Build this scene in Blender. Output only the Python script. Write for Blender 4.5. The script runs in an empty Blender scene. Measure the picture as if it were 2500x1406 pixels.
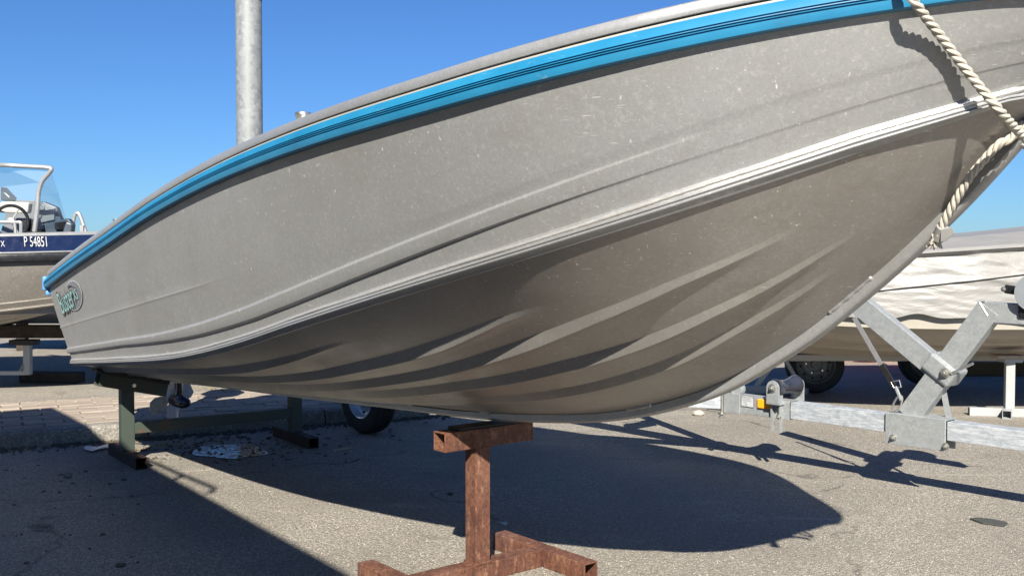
import bpy, bmesh, math, random
import numpy as np
from mathutils import Vector, Matrix, noise
random.seed(7)
R = math.radians
scene = bpy.context.scene
col = scene.collection

# ------------------------------------------------------------------ camera, sky, sun, exposure
F, YH = 2500.0, 618.0                     # focal length and horizon row measured on the 2500 px wide photograph
PITCH = math.atan((703 - YH) / F)
cam_d = bpy.data.cameras.new('camera'); cam = bpy.data.objects.new('camera', cam_d); col.objects.link(cam)
cam_d.sensor_width = 36; cam_d.lens = 36.0; cam_d.clip_end = 2000; cam_d.clip_start = 0.02
cam.location = (0, 0, 1.0); cam.rotation_euler = (R(90) - PITCH, 0, 0)
scene.camera = cam

SUN = Vector((-0.05, -1.4, 1.0)).normalized()
world = bpy.data.worlds.new('World'); scene.world = world; world.use_nodes = True
wn = world.node_tree; wn.nodes.clear()
sky = wn.nodes.new('ShaderNodeTexSky'); sky.sky_type = 'NISHITA'; sky.sun_disc = False
sky.sun_elevation = math.asin(SUN.z); sky.sun_rotation = math.atan2(SUN.x, SUN.y) 
sky.altitude = 0; sky.air_density = 1.0; sky.dust_density = 0.15; sky.ozone_density = 3.0
bg = wn.nodes.new('ShaderNodeBackground'); bg.inputs[1].default_value = 0.050
wo = wn.nodes.new('ShaderNodeOutputWorld')
tint = wn.nodes.new('ShaderNodeMix'); tint.data_type = 'RGBA'; tint.blend_type = 'MULTIPLY'; tint.inputs['Factor'].default_value = 1.0
tint.inputs['B'].default_value = (0.36, 0.61, 0.98, 1)        # the clear northern sky's deep blue
wn.links.new(sky.outputs[0], tint.inputs['A']); wn.links.new(tint.outputs['Result'], bg.inputs[0]); wn.links.new(bg.outputs[0], wo.inputs[0])
sun_d = bpy.data.lights.new('sun', 'SUN'); sun_d.energy = 5.0; sun_d.angle = R(0.5); sun_d.color = (1.0, 0.93, 0.82)
sun = bpy.data.objects.new('sun', sun_d); col.objects.link(sun); sun.location = (0, -14, 12)
sun.rotation_euler = SUN.to_track_quat('Z', 'Y').to_euler()
vs = scene.view_settings; vs.view_transform = 'Standard'; vs.look = 'None'; vs.exposure = 1.2; vs.gamma = 1.0
vs.use_curve_mapping = False

# ------------------------------------------------------------------ measuring helpers
def ray(u, v):
    x = (u - 1250) / F; z = -(v - 703) / F; c, s = math.cos(PITCH), math.sin(PITCH)
    return Vector((x, c + z * s, z * c - s))
def at(u, v, Y):                          # world point seen at photo pixel (u,v) at depth Y
    r = ray(u, v); return Vector((0, 0, 1)) + r * (Y / r.y)
def gz(u, v, z=0.0):                      # world point of a pixel on a level plane
    r = ray(u, v); return Vector((0, 0, 1)) + r * ((z - 1) / r.z)
def proj(P):
    c, s = math.cos(PITCH), math.sin(PITCH); z = P[2] - 1; d = P[1] * c - z * s; h = P[1] * s + z * c
    return 1250 + F * P[0] / d, 703 - F * h / d

# ------------------------------------------------------------------ object helpers
def tag(o, label=None, cat=None, group=None, kind=None):
    if label: o['label'] = label
    if cat: o['category'] = cat
    if group: o['group'] = group
    if kind: o['kind'] = kind
    return o
def empty(name, loc=(0, 0, 0), rz=0.0, label=None, cat=None, group=None):
    o = bpy.data.objects.new(name, None); col.objects.link(o); o.location = loc; o.rotation_euler = (0, 0, rz)
    o.empty_display_size = .1
    bpy.context.view_layer.update()
    return tag(o, label, cat, group)
class MB:
    def __init__(s): s.v = []; s.f = []
    def add(s, vs, fs):
        n = len(s.v); s.v += [tuple(v) for v in vs]; s.f += [tuple(i + n for i in f) for f in fs]; return s
    def box(s, c, h, ax=None):
        c = Vector(c); ax = ax or (Vector((1, 0, 0)), Vector((0, 1, 0)), Vector((0, 0, 1)))
        vs = [c + ax[0] * h[0] * i + ax[1] * h[1] * j + ax[2] * h[2] * k for i in (-1, 1) for j in (-1, 1) for k in (-1, 1)]
        return s.add(vs, [(0, 1, 3, 2), (4, 6, 7, 5), (0, 4, 5, 1), (2, 3, 7, 6), (0, 2, 6, 4), (1, 5, 7, 3)])
    def beam(s, p0, p1, w, h, up=(0, 0, 1), hollow=0.0, open_ends=True):
        p0 = Vector(p0); p1 = Vector(p1); d = (p1 - p0).normalized(); up = Vector(up)
        sd = d.cross(up).normalized(); u = sd.cross(d).normalized()
        if not hollow:
            return s.box((p0 + p1) / 2, ((p1 - p0).length / 2, w / 2, h / 2), (d, sd, u))
        vs = []
        for p in (p0, p1):
            for q in (0, hollow):
                for a, b in ((-1, -1), (1, -1), (1, 1), (-1, 1)):
                    vs.append(p + sd * a * (w / 2 - q) + u * b * (h / 2 - q))
        fs = []
        for i in range(4):
            j = (i + 1) % 4
            fs += [(i, j, 8 + j, 8 + i), (4 + j, 4 + i, 12 + i, 12 + j), (j, i, 4 + i, 4 + j), (8 + i, 8 + j, 12 + j, 12 + i)]
        return s.add(vs, fs)
    def cyl(s, p0, p1, r0, r1=None, n=16, caps=True):
        r1 = r0 if r1 is None else r1; p0 = Vector(p0); p1 = Vector(p1); d = (p1 - p0).normalized()
        a = d.orthogonal().normalized(); b = d.cross(a)
        vs = []
        for p, r in ((p0, r0), (p1, r1)):
            for i in range(n):
                t = 2 * math.pi * i / n; vs.append(p + (a * math.cos(t) + b * math.sin(t)) * r)
        fs = [(i, (i + 1) % n, n + (i + 1) % n, n + i) for i in range(n)]
        if caps: fs += [tuple(range(n))[::-1], tuple(range(n, 2 * n))]
        return s.add(vs, fs)
    def tube(s, pts, r, n=8, closed=False, caps=True):
        pts = [Vector(p) for p in pts]; m = len(pts); rr = r if hasattr(r, '__len__') else [r] * m
        vs = []; prev = None
        for i, p in enumerate(pts):
            a = pts[(i - 1) % m] if (closed or i > 0) else p; b = pts[(i + 1) % m] if (closed or i < m - 1) else p
            d = (b - a).normalized()
            if prev is None: x = d.orthogonal().normalized()
            else: x = (prev - d * prev.dot(d)).normalized()
            prev = x; y = d.cross(x)
            for k in range(n):
                t = 2 * math.pi * k / n; vs.append(p + (x * math.cos(t) + y * math.sin(t)) * rr[i])
        fs = []
        for i in range(m if closed else m - 1):
            j = (i + 1) % m
            for k in range(n): fs.append((i * n + k, i * n + (k + 1) % n, j * n + (k + 1) % n, j * n + k))
        if caps and not closed: fs += [tuple(range(n))[::-1], tuple(range((m - 1) * n, m * n))]
        return s.add(vs, fs)
    def lathe(s, prof, o, axis, n=40, closed=False):
        o = Vector(o); ax = Vector(axis).normalized(); a = ax.orthogonal().normalized(); b = ax.cross(a); m = len(prof)
        vs = []
        for i in range(n):
            t = 2 * math.pi * i / n; rd = a * math.cos(t) + b * math.sin(t)
            for (r, h) in prof: vs.append(o + rd * r + ax * h)
        fs = []
        for i in range(n):
            j = (i + 1) % n
            for k in range(m if closed else m - 1):
                l = (k + 1) % m; fs.append((i * m + k, j * m + k, j * m + l, i * m + l))
        return s.add(vs, fs)
    def sweep(s, rings, closed_ring=False, caps=False):
        m = len(rings[0]); vs = [v for r_ in rings for v in r_]; fs = []
        for i in range(len(rings) - 1):
            for k in range(m if closed_ring else m - 1):
                l = (k + 1) % m; fs.append((i * m + k, i * m + l, (i + 1) * m + l, (i + 1) * m + k))
        if caps: fs += [tuple(range(m))[::-1], tuple(range((len(rings) - 1) * m, len(rings) * m))]
        return s.add(vs, fs)
    def build(s, name, mat, parent=None, smooth=False, bevel=0.0, angle=35, weighted=False):
        me = bpy.data.meshes.new(name); me.from_pydata([tuple(v) for v in s.v], [], s.f); me.update()
        bm = bmesh.new(); bm.from_mesh(me); bmesh.ops.recalc_face_normals(bm, faces=bm.faces); bm.to_mesh(me); bm.free()
        o = bpy.data.objects.new(name, me); col.objects.link(o); me.materials.append(mat)
        if parent is not None:
            o.parent = parent; me.transform(parent_inv(parent))
        if smooth:
            me.polygons.foreach_set('use_smooth', [True] * len(me.polygons))
            try: me.set_sharp_from_angle(angle=R(angle))
            except Exception: pass
        if weighted:
            wn_ = o.modifiers.new('weighted_normal', 'WEIGHTED_NORMAL'); wn_.keep_sharp = True; wn_.weight = 60
        if bevel:
            b = o.modifiers.new('bevel', 'BEVEL'); b.width = bevel; b.segments = 2; b.limit_method = 'ANGLE'; b.angle_limit = R(50)
        return o
def parent_inv(p):
    M = Matrix.Identity(4); q = p; chain = []
    while q is not None: chain.append(q); q = q.parent
    for q in reversed(chain):
        M = M @ (Matrix.Translation(q.location) @ q.rotation_euler.to_matrix().to_4x4())
    return M.inverted()
def copy_tree(o, parent=None):
    c = o.copy(); col.objects.link(c)
    if parent is not None: c.parent = parent
    for ch in [x for x in bpy.data.objects if x.parent == o]: copy_tree(ch, c)
    return c
def text_mesh(txt, size, res=3, shear=0.0, offset=0.0):
    cu = bpy.data.curves.new('lettering', 'FONT'); cu.body = txt; cu.size = size; cu.resolution_u = res; cu.shear = shear; cu.offset = offset
    o = bpy.data.objects.new('lettering', cu); col.objects.link(o); bpy.context.view_layer.update()
    me = bpy.data.meshes.new_from_object(o.evaluated_get(bpy.context.evaluated_depsgraph_get()))
    vs = [tuple(v.co) for v in me.vertices]; fs = [tuple(p.vertices) for p in me.polygons]
    bpy.data.objects.remove(o); bpy.data.curves.remove(cu); bpy.data.meshes.remove(me)
    return vs, fs
def place_text(txt, size, origin, ex, ey, mat, parent, name='lettering', shear=0.0, offset=0.0, lift=0.0):
    vs, fs = text_mesh(txt, size, 3, shear, offset); ex = Vector(ex); ey = Vector(ey); n = ex.cross(ey).normalized()
    mb = MB(); mb.add([Vector(origin) + ex * v[0] + ey * v[1] + n * lift for v in vs], fs)
    return mb.build(name, mat, parent)

# ------------------------------------------------------------------ materials
def newmat(name):
    m = bpy.data.materials.new(name); m.use_nodes = True; nt = m.node_tree
    return m, nt, nt.nodes['Principled BSDF']
def N(nt, typ, **kw):
    n = nt.nodes.new(typ)
    for k, v in kw.items():
        if k.startswith('_'): setattr(n, k[1:], v)
        else: n.inputs[k].default_value = v
    return n
def coords(nt, scale=(1, 1, 1), rot=(0, 0, 0)):
    tc = nt.nodes.new('ShaderNodeTexCoord'); mp = nt.nodes.new('ShaderNodeMapping')
    mp.inputs['Scale'].default_value = scale; mp.inputs['Rotation'].default_value = rot
    nt.links.new(tc.outputs['Object'], mp.inputs[0]); return mp.outputs[0]
def noise_n(nt, vec, scale, detail=4, rough=.6, dist=0.0):
    n = N(nt, 'ShaderNodeTexNoise', Scale=scale, Detail=detail, Roughness=rough, Distortion=dist); nt.links.new(vec, n.inputs['Vector']); return n.outputs['Fac']
def ramp(nt, fac, stops):
    r = nt.nodes.new('ShaderNodeValToRGB'); el = r.color_ramp.elements
    while len(el) < len(stops): el.new(.5)
    for e, (p, c) in zip(el, stops): e.position = p; e.color = (c, c, c, 1) if not hasattr(c, '__len__') else (*c, 1)
    nt.links.new(fac, r.inputs[0]); return r.outputs[0]
def mix(nt, fac, a, b, mode='MIX'):
    m = nt.nodes.new('ShaderNodeMix'); m.data_type = 'RGBA'; m.blend_type = mode
    for s, v in ((m.inputs['Factor'], fac), (m.inputs['A'], a), (m.inputs['B'], b)):
        if isinstance(v, bpy.types.NodeSocket): nt.links.new(v, s)
        elif hasattr(v, '__len__'): s.default_value = (*v, 1)
        else: s.default_value = v
    return m.outputs['Result']
def math_n(nt, op, a, b=0.0):
    m = nt.nodes.new('ShaderNodeMath'); m.operation = op
    for s, v in ((m.inputs[0], a), (m.inputs[1], b)):
        if isinstance(v, bpy.types.NodeSocket): nt.links.new(v, s)
        else: s.default_value = v
    return m.outputs[0]
def bump(nt, bs, h, strength=.3, dist=.002):
    b = N(nt, 'ShaderNodeBump', Strength=strength, Distance=dist); nt.links.new(h, b.inputs['Height']); nt.links.new(b.outputs[0], bs.inputs['Normal'])
def simple(name, c, rough=.5, metal=0.0, var=.15, vscale=8, bstr=.15, bscale=120, bdist=.001, c2=None, lo=.35, hi=.7):
    m, nt, bs = newmat(name); vec = coords(nt)
    n1 = noise_n(nt, vec, vscale, 6, .65)
    c2 = c2 or tuple(x * (1 - var) for x in c)
    nt.links.new(ramp(nt, n1, [(lo, c2), (hi, c)]), bs.inputs['Base Color'])
    bs.inputs['Roughness'].default_value = rough; bs.inputs['Metallic'].default_value = metal
    nt.links.new(ramp(nt, noise_n(nt, vec, vscale * 3, 4), [(.3, max(rough - .08, .02)), (.7, min(rough + .1, 1))]), bs.inputs['Roughness'])
    if bstr: bump(nt, bs, noise_n(nt, vec, bscale, 4), bstr, bdist)
    return m
M = {}
def aluminium(name, base, dirt, rough, metal, streak=1.0, speck=.75):
    m, nt, bs = newmat(name); vec = coords(nt)
    big = noise_n(nt, vec, 1.6, 5, .6, .4); mid = noise_n(nt, vec, 9, 6, .7); fine = noise_n(nt, vec, 260, 3, .7)
    c = mix(nt, ramp(nt, big, [(.35, 0.0), (.68, 1.0)]), base, dirt)
    c = mix(nt, ramp(nt, mid, [(.3, 0.0), (.75, .35)]), c, tuple(x * .72 for x in base))
    c = mix(nt, ramp(nt, fine, [(.3, .34), (.7, 0.0)]), c, tuple(x * .5 for x in base))
    c = mix(nt, ramp(nt, noise_n(nt, vec, 120, 3, .8), [(.42, .42), (.58, 0.0)]), c, tuple(x * .66 for x in base))
    c = mix(nt, ramp(nt, noise_n(nt, vec, 75, 2, .8), [(.56, 0.0), (.66, .12)]), c, (.60, .60, .58))
    # scratches and salt specks: short bright ticks, in clusters
    def ticks(scale, stretch, rot, thr):
        mp = coords(nt, stretch, rot); wv = N(nt, 'ShaderNodeTexNoise', Scale=14.0, Detail=2); nt.links.new(mp, wv.inputs['Vector'])
        ad = nt.nodes.new('ShaderNodeVectorMath'); ad.operation = 'MULTIPLY_ADD'; ad.inputs[1].default_value = (.05,) * 3
        nt.links.new(wv.outputs['Color'], ad.inputs[0]); nt.links.new(mp, ad.inputs[2])
        v = N(nt, 'ShaderNodeTexVoronoi', Scale=scale, Randomness=1.0); nt.links.new(ad.outputs[0], v.inputs['Vector'])
        g = ramp(nt, v.outputs['Distance'], [(thr * .5, 1.0), (thr, 0.0)])
        sel = math_n(nt, 'GREATER_THAN', N_sep(nt, v.outputs['Color']), .45)
        return math_n(nt, 'MULTIPLY', g, sel)
    t1 = ticks(42, (1, 1, .45), (0, 0, 0), .11); t2 = ticks(70, (1, .5, 1), (.5, .3, .2), .13)
    # faint run marks, long scratches, grime blotches
    runs = ramp(nt, noise_n(nt, coords(nt, (1, 1, .12)), 22, 5, .65), [(.50, 0.0), (.72, .30)]); c = mix(nt, runs, c, tuple(x * .74 for x in base))
    grime = ramp(nt, noise_n(nt, coords(nt, (1, 1, 1.4), (.3, .2, .85)), 4.5, 8, .8, .3), [(.52, 0.0), (.74, .38)]); c = mix(nt, grime, c, tuple(x * y for x, y in zip(dirt, (.62, .55, .46))))
    pale = ramp(nt, noise_n(nt, coords(nt, (1.2, 1.2, 1)), 7, 8, .85, .3), [(.56, 0.0), (.80, .14)]); c = mix(nt, pale, c, (.50, .50, .48))
    scr = N(nt, 'ShaderNodeTexNoise', Scale=26.0, Detail=1.0); nt.links.new(coords(nt, (1, 1, 14), (.35, -.25, .3)), scr.inputs['Vector'])
    scl = ramp(nt, scr.outputs['Fac'], [(.735, 0.0), (.755, .55)]); c = mix(nt, math_n(nt, 'MULTIPLY', scl, ramp(nt, noise_n(nt, vec, 2.1, 2), [(.5, 0.0), (.6, 1.0)])), c, (.62, .62, .6))
    clus = ramp(nt, noise_n(nt, vec, 3.2, 3), [(.38, .1), (.62, 1.0)])
    tk = math_n(nt, 'MULTIPLY', math_n(nt, 'MAXIMUM', t1, math_n(nt, 'MULTIPLY', t2, .7)), clus)
    tk = math_n(nt, 'MULTIPLY', tk, speck)
    c = mix(nt, tk, c, (.72, .71, .68))
    nt.links.new(c, bs.inputs['Base Color'])
    bs.inputs['Metallic'].default_value = metal
    nt.links.new(ramp(nt, mid, [(.3, rough - .06), (.7, rough + .08)]), bs.inputs['Roughness'])
    h = math_n(nt, 'ADD', math_n(nt, 'MULTIPLY', noise_n(nt, vec, 420, 2), .35), math_n(nt, 'MULTIPLY', noise_n(nt, vec, 2.3, 2), 9.0))
    bump(nt, bs, h, .35, .0012)
    return m
def N_sep(nt, colsock):
    s = nt.nodes.new('ShaderNodeSeparateColor'); nt.links.new(colsock, s.inputs[0]); return s.outputs[0]
M['alu_side'] = aluminium('weathered_aluminium_side', (.335, .343, .347), (.290, .292, .280), .44, .3)
M['alu_bottom'] = aluminium('dull_aluminium_bottom', (.43, .415, .39), (.29, .268, .24), .36, .45, speck=.9)
M['alu_old'] = aluminium('stained_aluminium', (.25, .235, .21), (.17, .15, .125), .4, .4, speck=.5)
M['alu_bright'] = aluminium('bare_aluminium_edge', (.44, .452, .46), (.37, .375, .37), .40, .5, speck=.5)
M['weld'] = simple('weld_bead_metal', (.62, .61, .58), .35, .6, .2, 40, .3, 300)
def blue_rail():
    m, nt, bs = newmat('blue_vinyl_rail'); vec = coords(nt)
    c = mix(nt, ramp(nt, noise_n(nt, vec, 5, 6), [(.35, 0.0), (.75, 1.0)]), (.010, .145, .285), (.020, .20, .36))
    sc = ramp(nt, noise_n(nt, coords(nt, (.4, .4, 1.5)), 26, 7, .8, .4), [(.60, 0.0), (.72, .40)])
    c = mix(nt, sc, c, (.28, .40, .46)); c = mix(nt, ramp(nt, noise_n(nt, vec, 9, 6, .8), [(.56, 0.0), (.72, .4)]), c, (.03, .10, .16)); nt.links.new(c, bs.inputs['Base Color']); bs.inputs['Roughness'].default_value = .38
    bump(nt, bs, noise_n(nt, vec, 60, 3), .12, .001); return m
M['blue'] = blue_rail()
M['lightblue'] = simple('pale_blue_plastic', (.10, .28, .55), .4)
M['black_rubber'] = simple('black_rubber', (.012, .012, .013), .55, 0, .4)
M['tyre'] = simple('tyre_rubber', (.022, .022, .023), .75, 0, .4, 20)
M['black_plastic'] = simple('black_plastic', (.015, .016, .019), .35, 0, .3)
M['cream'] = simple('cream_strip', (.36, .34, .30), .6)
def galv(name, base, dark, rough=.42, metal=.55, scale=38, white=0.0):
    m, nt, bs = newmat(name); vec = coords(nt)
    wv = N(nt, 'ShaderNodeTexNoise', Scale=scale * .8, Detail=3); nt.links.new(vec, wv.inputs['Vector'])
    ad = nt.nodes.new('ShaderNodeVectorMath'); ad.operation = 'MULTIPLY_ADD'; ad.inputs[1].default_value = (.05,) * 3
    nt.links.new(wv.outputs['Color'], ad.inputs[0]); nt.links.new(vec, ad.inputs[2])
    v = N(nt, 'ShaderNodeTexVoronoi', Scale=scale, Randomness=1.0); nt.links.new(ad.outputs[0], v.inputs['Vector'])
    g = N_sep(nt, v.outputs['Color'])
    c = mix(nt, ramp(nt, g, [(.1, 0.0), (.95, 1.0)]), dark, base)
    c = mix(nt, ramp(nt, noise_n(nt, vec, 6, 5), [(.35, .4), (.7, 0.0)]), c, dark)
    if white:
        mp = coords(nt, (1, 1, 9)); st = ramp(nt, noise_n(nt, mp, 16, 6, .7), [(.45, 0.0), (.62, white)]); c = mix(nt, st, c, (.58, .60, .62))
    nt.links.new(c, bs.inputs['Base Color']); bs.inputs['Metallic'].default_value = metal
    nt.links.new(ramp(nt, g, [(0, rough - .06), (1, rough + .1)]), bs.inputs['Roughness'])
    bump(nt, bs, noise_n(nt, vec, 180, 3), .12, .0008); return m
M['galv'] = galv('galvanised_steel', (.36, .38, .385), (.285, .305, .31), .5, .4, 105)
M['galv_white'] = galv('galvanised_steel_white_bloom', (.36, .39, .42), (.28, .31, .34), .55, .25, 60, .6)
M['galv_pole'] = galv('galvanised_pole_spangle', (.235, .25, .255), (.155, .168, .172), .6, .12, 34)
M['zinc_bolt'] = simple('zinc_plated_bolt', (.72, .71, .66), .28, .9, .3, 60)
M['grey_paint'] = simple('pale_grey_painted_steel', (.33, .345, .345), .5, .1, .12)
def rust():
    m, nt, bs = newmat('rusty_steel'); vec = coords(nt)
    n = noise_n(nt, vec, 7, 8, .7); f = noise_n(nt, vec, 85, 5, .75)
    c = ramp(nt, n, [(.28, (.060, .022, .014)), (.46, (.125, .048, .027)), (.6, (.19, .085, .048)), (.78, (.26, .15, .10))])
    c = mix(nt, ramp(nt, f, [(.35, .8), (.58, 0.0)]), c, (.05, .020, .013))
    c = mix(nt, ramp(nt, noise_n(nt, vec, 2.4, 5, .6, .6), [(.48, 0.0), (.66, .5)]), c, (.16, .088, .075))
    c = mix(nt, ramp(nt, noise_n(nt, coords(nt, (1, 1, .35)), 55, 5, .75), [(.54, 0.0), (.70, .6)]), c, (.36, .20, .12))
    c = mix(nt, ramp(nt, noise_n(nt, coords(nt, (1, 1, .4)), 38, 6, .8), [(.36, .75), (.48, 0.0)]), c, (.035, .016, .012))
    nt.links.new(c, bs.inputs['Base Color']); bs.inputs['Roughness'].default_value = .8; bs.inputs['Metallic'].default_value = .15
    bump(nt, bs, f, .6, .002); return m
M['rust'] = rust()
M['shade_rust'] = simple('shade_darkened_rusty_paint', (.028, .018, .014), .8, .1, .5, 14, .5, 90, .002, (.06, .028, .018))  # rusty paint, its colour darkened for the shade on the trestle's feet
def green():
    m, nt, bs = newmat('chipped_green_paint'); vec = coords(nt)
    n = noise_n(nt, vec, 10, 8, .7)
    c = mix(nt, ramp(nt, n, [(.57, 0.0), (.66, 1.0)]), (.042, .056, .045), (.10, .05, .028))
    nt.links.new(c, bs.inputs['Base Color']); bs.inputs['Roughness'].default_value = .6; bump(nt, bs, n, .3, .002); return m
M['green'] = green()
M['oldwood'] = simple('old_dark_timber', (.05, .038, .028), .85, 0, .5, 25, .5, 80, .003)
M['palewood'] = simple('bare_timber', (.42, .34, .25), .8, 0, .3, 25, .3, 80)
M['paint_grey'] = simple('decal_grey', (.075, .085, .085), .4)
M['paint_teal'] = simple('decal_teal', (.27, .5, .49), .4)
M['paint_moon'] = simple('decal_silver_grey', (.27, .29, .32), .3, .4)
M['paint_white'] = simple('white_lettering', (.5, .51, .53), .5)
M['navy'] = simple('navy_paint', (.006, .014, .055), .22, 0, .2)
M['ink'] = simple('printing_ink', (.03, .03, .035), .6)
M['sticker'] = simple('label_foil', (.55, .57, .58), .45, .2)
M['redpaint'] = simple('red_ink', (.5, .05, .05), .5)
M['rope'] = simple('white_laid_rope_yarn', (.50, .47, .40), .75, 0, .28, 90, .5, 500, .001)
M['tape'] = simple('grey_tape', (.27, .27, .26), .42, 0, .15)
M['strap'] = simple('grey_webbing', (.2, .2, .215), .85, 0, .4, 200, .4, 600)
M['seat_white'] = simple('off_white_vinyl', (.5, .49, .43), .5)
M['console_grey'] = simple('grey_gelcoat', (.15, .165, .18), .45)
M['console_light'] = simple('pale_grey_panel', (.21, .22, .225), .5)
M['console_blue'] = simple('blue_grey_gelcoat', (.065, .085, .11), .4)
M['spoon_white'] = simple('white_plastic', (.8, .81, .82), .3)
M['stone_pale'] = simple('pale_stone', (.45, .40, .34), .9, 0, .35, 20, .5, 60, .004)
M['stone_grey'] = simple('grey_stone', (.16, .15, .14), .9, 0, .4, 20, .5, 60, .004)
M['slate'] = simple('broken_slate_strip', (.055, .058, .055), .8, 0, .3, 30, .5, 80, .003)
M['soil'] = simple('dark_wet_dirt', (.11, .09, .065), .8, 0, .5, 40, .8, 90, .01)
M['dry_grass'] = simple('dry_grass', (.34, .28, .12), .9)
M['dark_metal'] = simple('dark_glossy_leg_paint', (.02, .025, .035), .15, .3, .3)
M['prop_grey'] = simple('painted_propeller', (.62, .64, .65), .3, .2, .15)
M['orange_paint'] = simple('orange_red_gelcoat', (.62, .075, .02), .45)
M['brown'] = simple('brown_tarpaulin', (.16, .095, .035), .8)
M['gelcoat_tan'] = simple('taupe_gelcoat', (.33, .285, .23), .38, 0, .12, 3, .05)
M['gelcoat_cream'] = simple('cream_gelcoat', (.30, .28, .235), .4, 0, .1)
M['rim'] = simple('silver_rim_paint', (.17, .175, .17), .5, .2, .3)
M['rim_blue'] = simple('pale_zinc_rim', (.55, .60, .66), .35, .5, .2)
M['dark_hole'] = simple('dark_cavity', (.006, .006, .006), .9)
def glass():
    m, nt, bs = newmat('windscreen_plastic'); bs.inputs['Base Color'].default_value = (.85, .93, .97, 1)
    bs.inputs['Roughness'].default_value = .04; bs.inputs['IOR'].default_value = 1.3
    tr = nt.nodes.new('ShaderNodeBsdfTransparent'); tr.inputs[0].default_value = (.86, .93, .97, 1)
    gl = nt.nodes.new('ShaderNodeBsdfGlossy'); gl.inputs['Roughness'].default_value = .06
    df = nt.nodes.new('ShaderNodeBsdfDiffuse'); df.inputs[0].default_value = (.6, .68, .75, 1)
    mx = nt.nodes.new('ShaderNodeMixShader'); mx.inputs[0].default_value = .09
    m2 = nt.nodes.new('ShaderNodeMixShader'); m2.inputs[0].default_value = .12
    nt.links.new(tr.outputs[0], mx.inputs[1]); nt.links.new(gl.outputs[0], mx.inputs[2])
    nt.links.new(mx.outputs[0], m2.inputs[1]); nt.links.new(df.outputs[0], m2.inputs[2])
    nt.links.new(m2.outputs[0], nt.nodes['Material Output'].inputs[0]); return m
M['glass'] = glass()
def amber():
    m, nt, bs = newmat('amber_reflector'); vec = coords(nt)
    w = N(nt, 'ShaderNodeTexWave', Scale=60.0, Distortion=0.0); nt.links.new(vec, w.inputs['Vector'])
    c = mix(nt, w.outputs['Fac'], (.85, .26, .01), (.95, .42, .02)); nt.links.new(c, bs.inputs['Base Color'])
    bs.inputs['Roughness'].default_value = .15; return m
M['amber'] = amber()
def roller():
    m, nt, bs = newmat('dark_blue_grey_roller'); vec = coords(nt)
    nt.links.new(ramp(nt, noise_n(nt, vec, 14, 4), [(.3, (.016, .018, .026)), (.7, (.035, .038, .052))]), bs.inputs['Base Color'])
    bs.inputs['Roughness'].default_value = .18; return m
M['roller'] = roller()

def asphalt():
    m, nt, bs = newmat('worn_asphalt'); vec = coords(nt)
    v = N(nt, 'ShaderNodeTexVoronoi', Scale=185.0, Randomness=1.0); nt.links.new(vec, v.inputs['Vector'])
    v2 = N(nt, 'ShaderNodeTexVoronoi', Scale=70.0, Randomness=1.0); nt.links.new(vec, v2.inputs['Vector'])
    stone = N_sep(nt, v.outputs['Color'])
    c = ramp(nt, stone, [(.0, (.19, .175, .145)), (.4, (.325, .302, .252)), (.8, (.43, .40, .338)), (1.0, (.66, .62, .54))])
    gap = ramp(nt, v.outputs['Distance'], [(.4, 0.0), (.75, .7)]); c = mix(nt, gap, c, (.10, .09, .075))
    big = ramp(nt, N_sep(nt, v2.outputs['Color']), [(.93, 0.0), (.97, .6)]); near = ramp(nt, v2.outputs['Distance'], [(.16, 1.0), (.26, 0.0)])
    c = mix(nt, math_n(nt, 'MULTIPLY', big, near), c, (.56, .53, .48))
    pat = noise_n(nt, vec, 1.1, 6, .6, .5); c = mix(nt, ramp(nt, pat, [(.38, .48), (.60, 0.0)]), c, (.17, .155, .13))
    c = mix(nt, ramp(nt, noise_n(nt, vec, 62, 4, .8), [(.40, .50), (.56, 0.0)]), c, (.14, .127, .105))
    c = mix(nt, ramp(nt, noise_n(nt, vec, 95, 3, .8), [(.58, 0.0), (.66, .55)]), c, (.66, .62, .54))
    dk = ramp(nt, noise_n(nt, vec, 3.7, 7, .7, .8), [(.58, 0.0), (.70, .5)]); c = mix(nt, dk, c, (.14, .127, .108))
    wv = N(nt, 'ShaderNodeTexNoise', Scale=2.2, Detail=5); nt.links.new(vec, wv.inputs['Vector'])
    ad = nt.nodes.new('ShaderNodeVectorMath'); ad.operation = 'MULTIPLY_ADD'; ad.inputs[1].default_value = (.5,) * 3
    nt.links.new(wv.outputs['Color'], ad.inputs[0]); nt.links.new(vec, ad.inputs[2])
    ck = N(nt, 'ShaderNodeTexVoronoi', Scale=.55); ck.feature = 'DISTANCE_TO_EDGE'; nt.links.new(ad.outputs[0], ck.inputs['Vector'])
    crack = ramp(nt, ck.outputs['Distance'], [(.002, .9), (.0065, 0.0)]); c = mix(nt, math_n(nt, 'MULTIPLY', crack, ramp(nt, noise_n(nt, vec, 1.7, 3), [(.45, 0.0), (.6, 1.0)])), c, (.05, .045, .04))
    pl = ramp(nt, noise_n(nt, coords(nt, (1, 6, 1), (0, 0, -.35)), 1.3, 6, .7, .6), [(.60, 0.0), (.70, .38)]); c = mix(nt, pl, c, (.52, .48, .40))
    pat2 = noise_n(nt, vec, .35, 4); c = mix(nt, ramp(nt, pat2, [(.45, 0.0), (.7, .3)]), c, (.36, .32, .27))
    nt.links.new(c, bs.inputs['Base Color']); bs.inputs['Roughness'].default_value = .82
    bs.inputs['Specular IOR Level'].default_value = .35
    h = math_n(nt, 'ADD', math_n(nt, 'MULTIPLY', v.outputs['Distance'], -1.0), math_n(nt, 'MULTIPLY', noise_n(nt, vec, 60, 4), .8))
    bump(nt, bs, h, 1.0, .004); return m
M['asphalt'] = asphalt()
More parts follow.
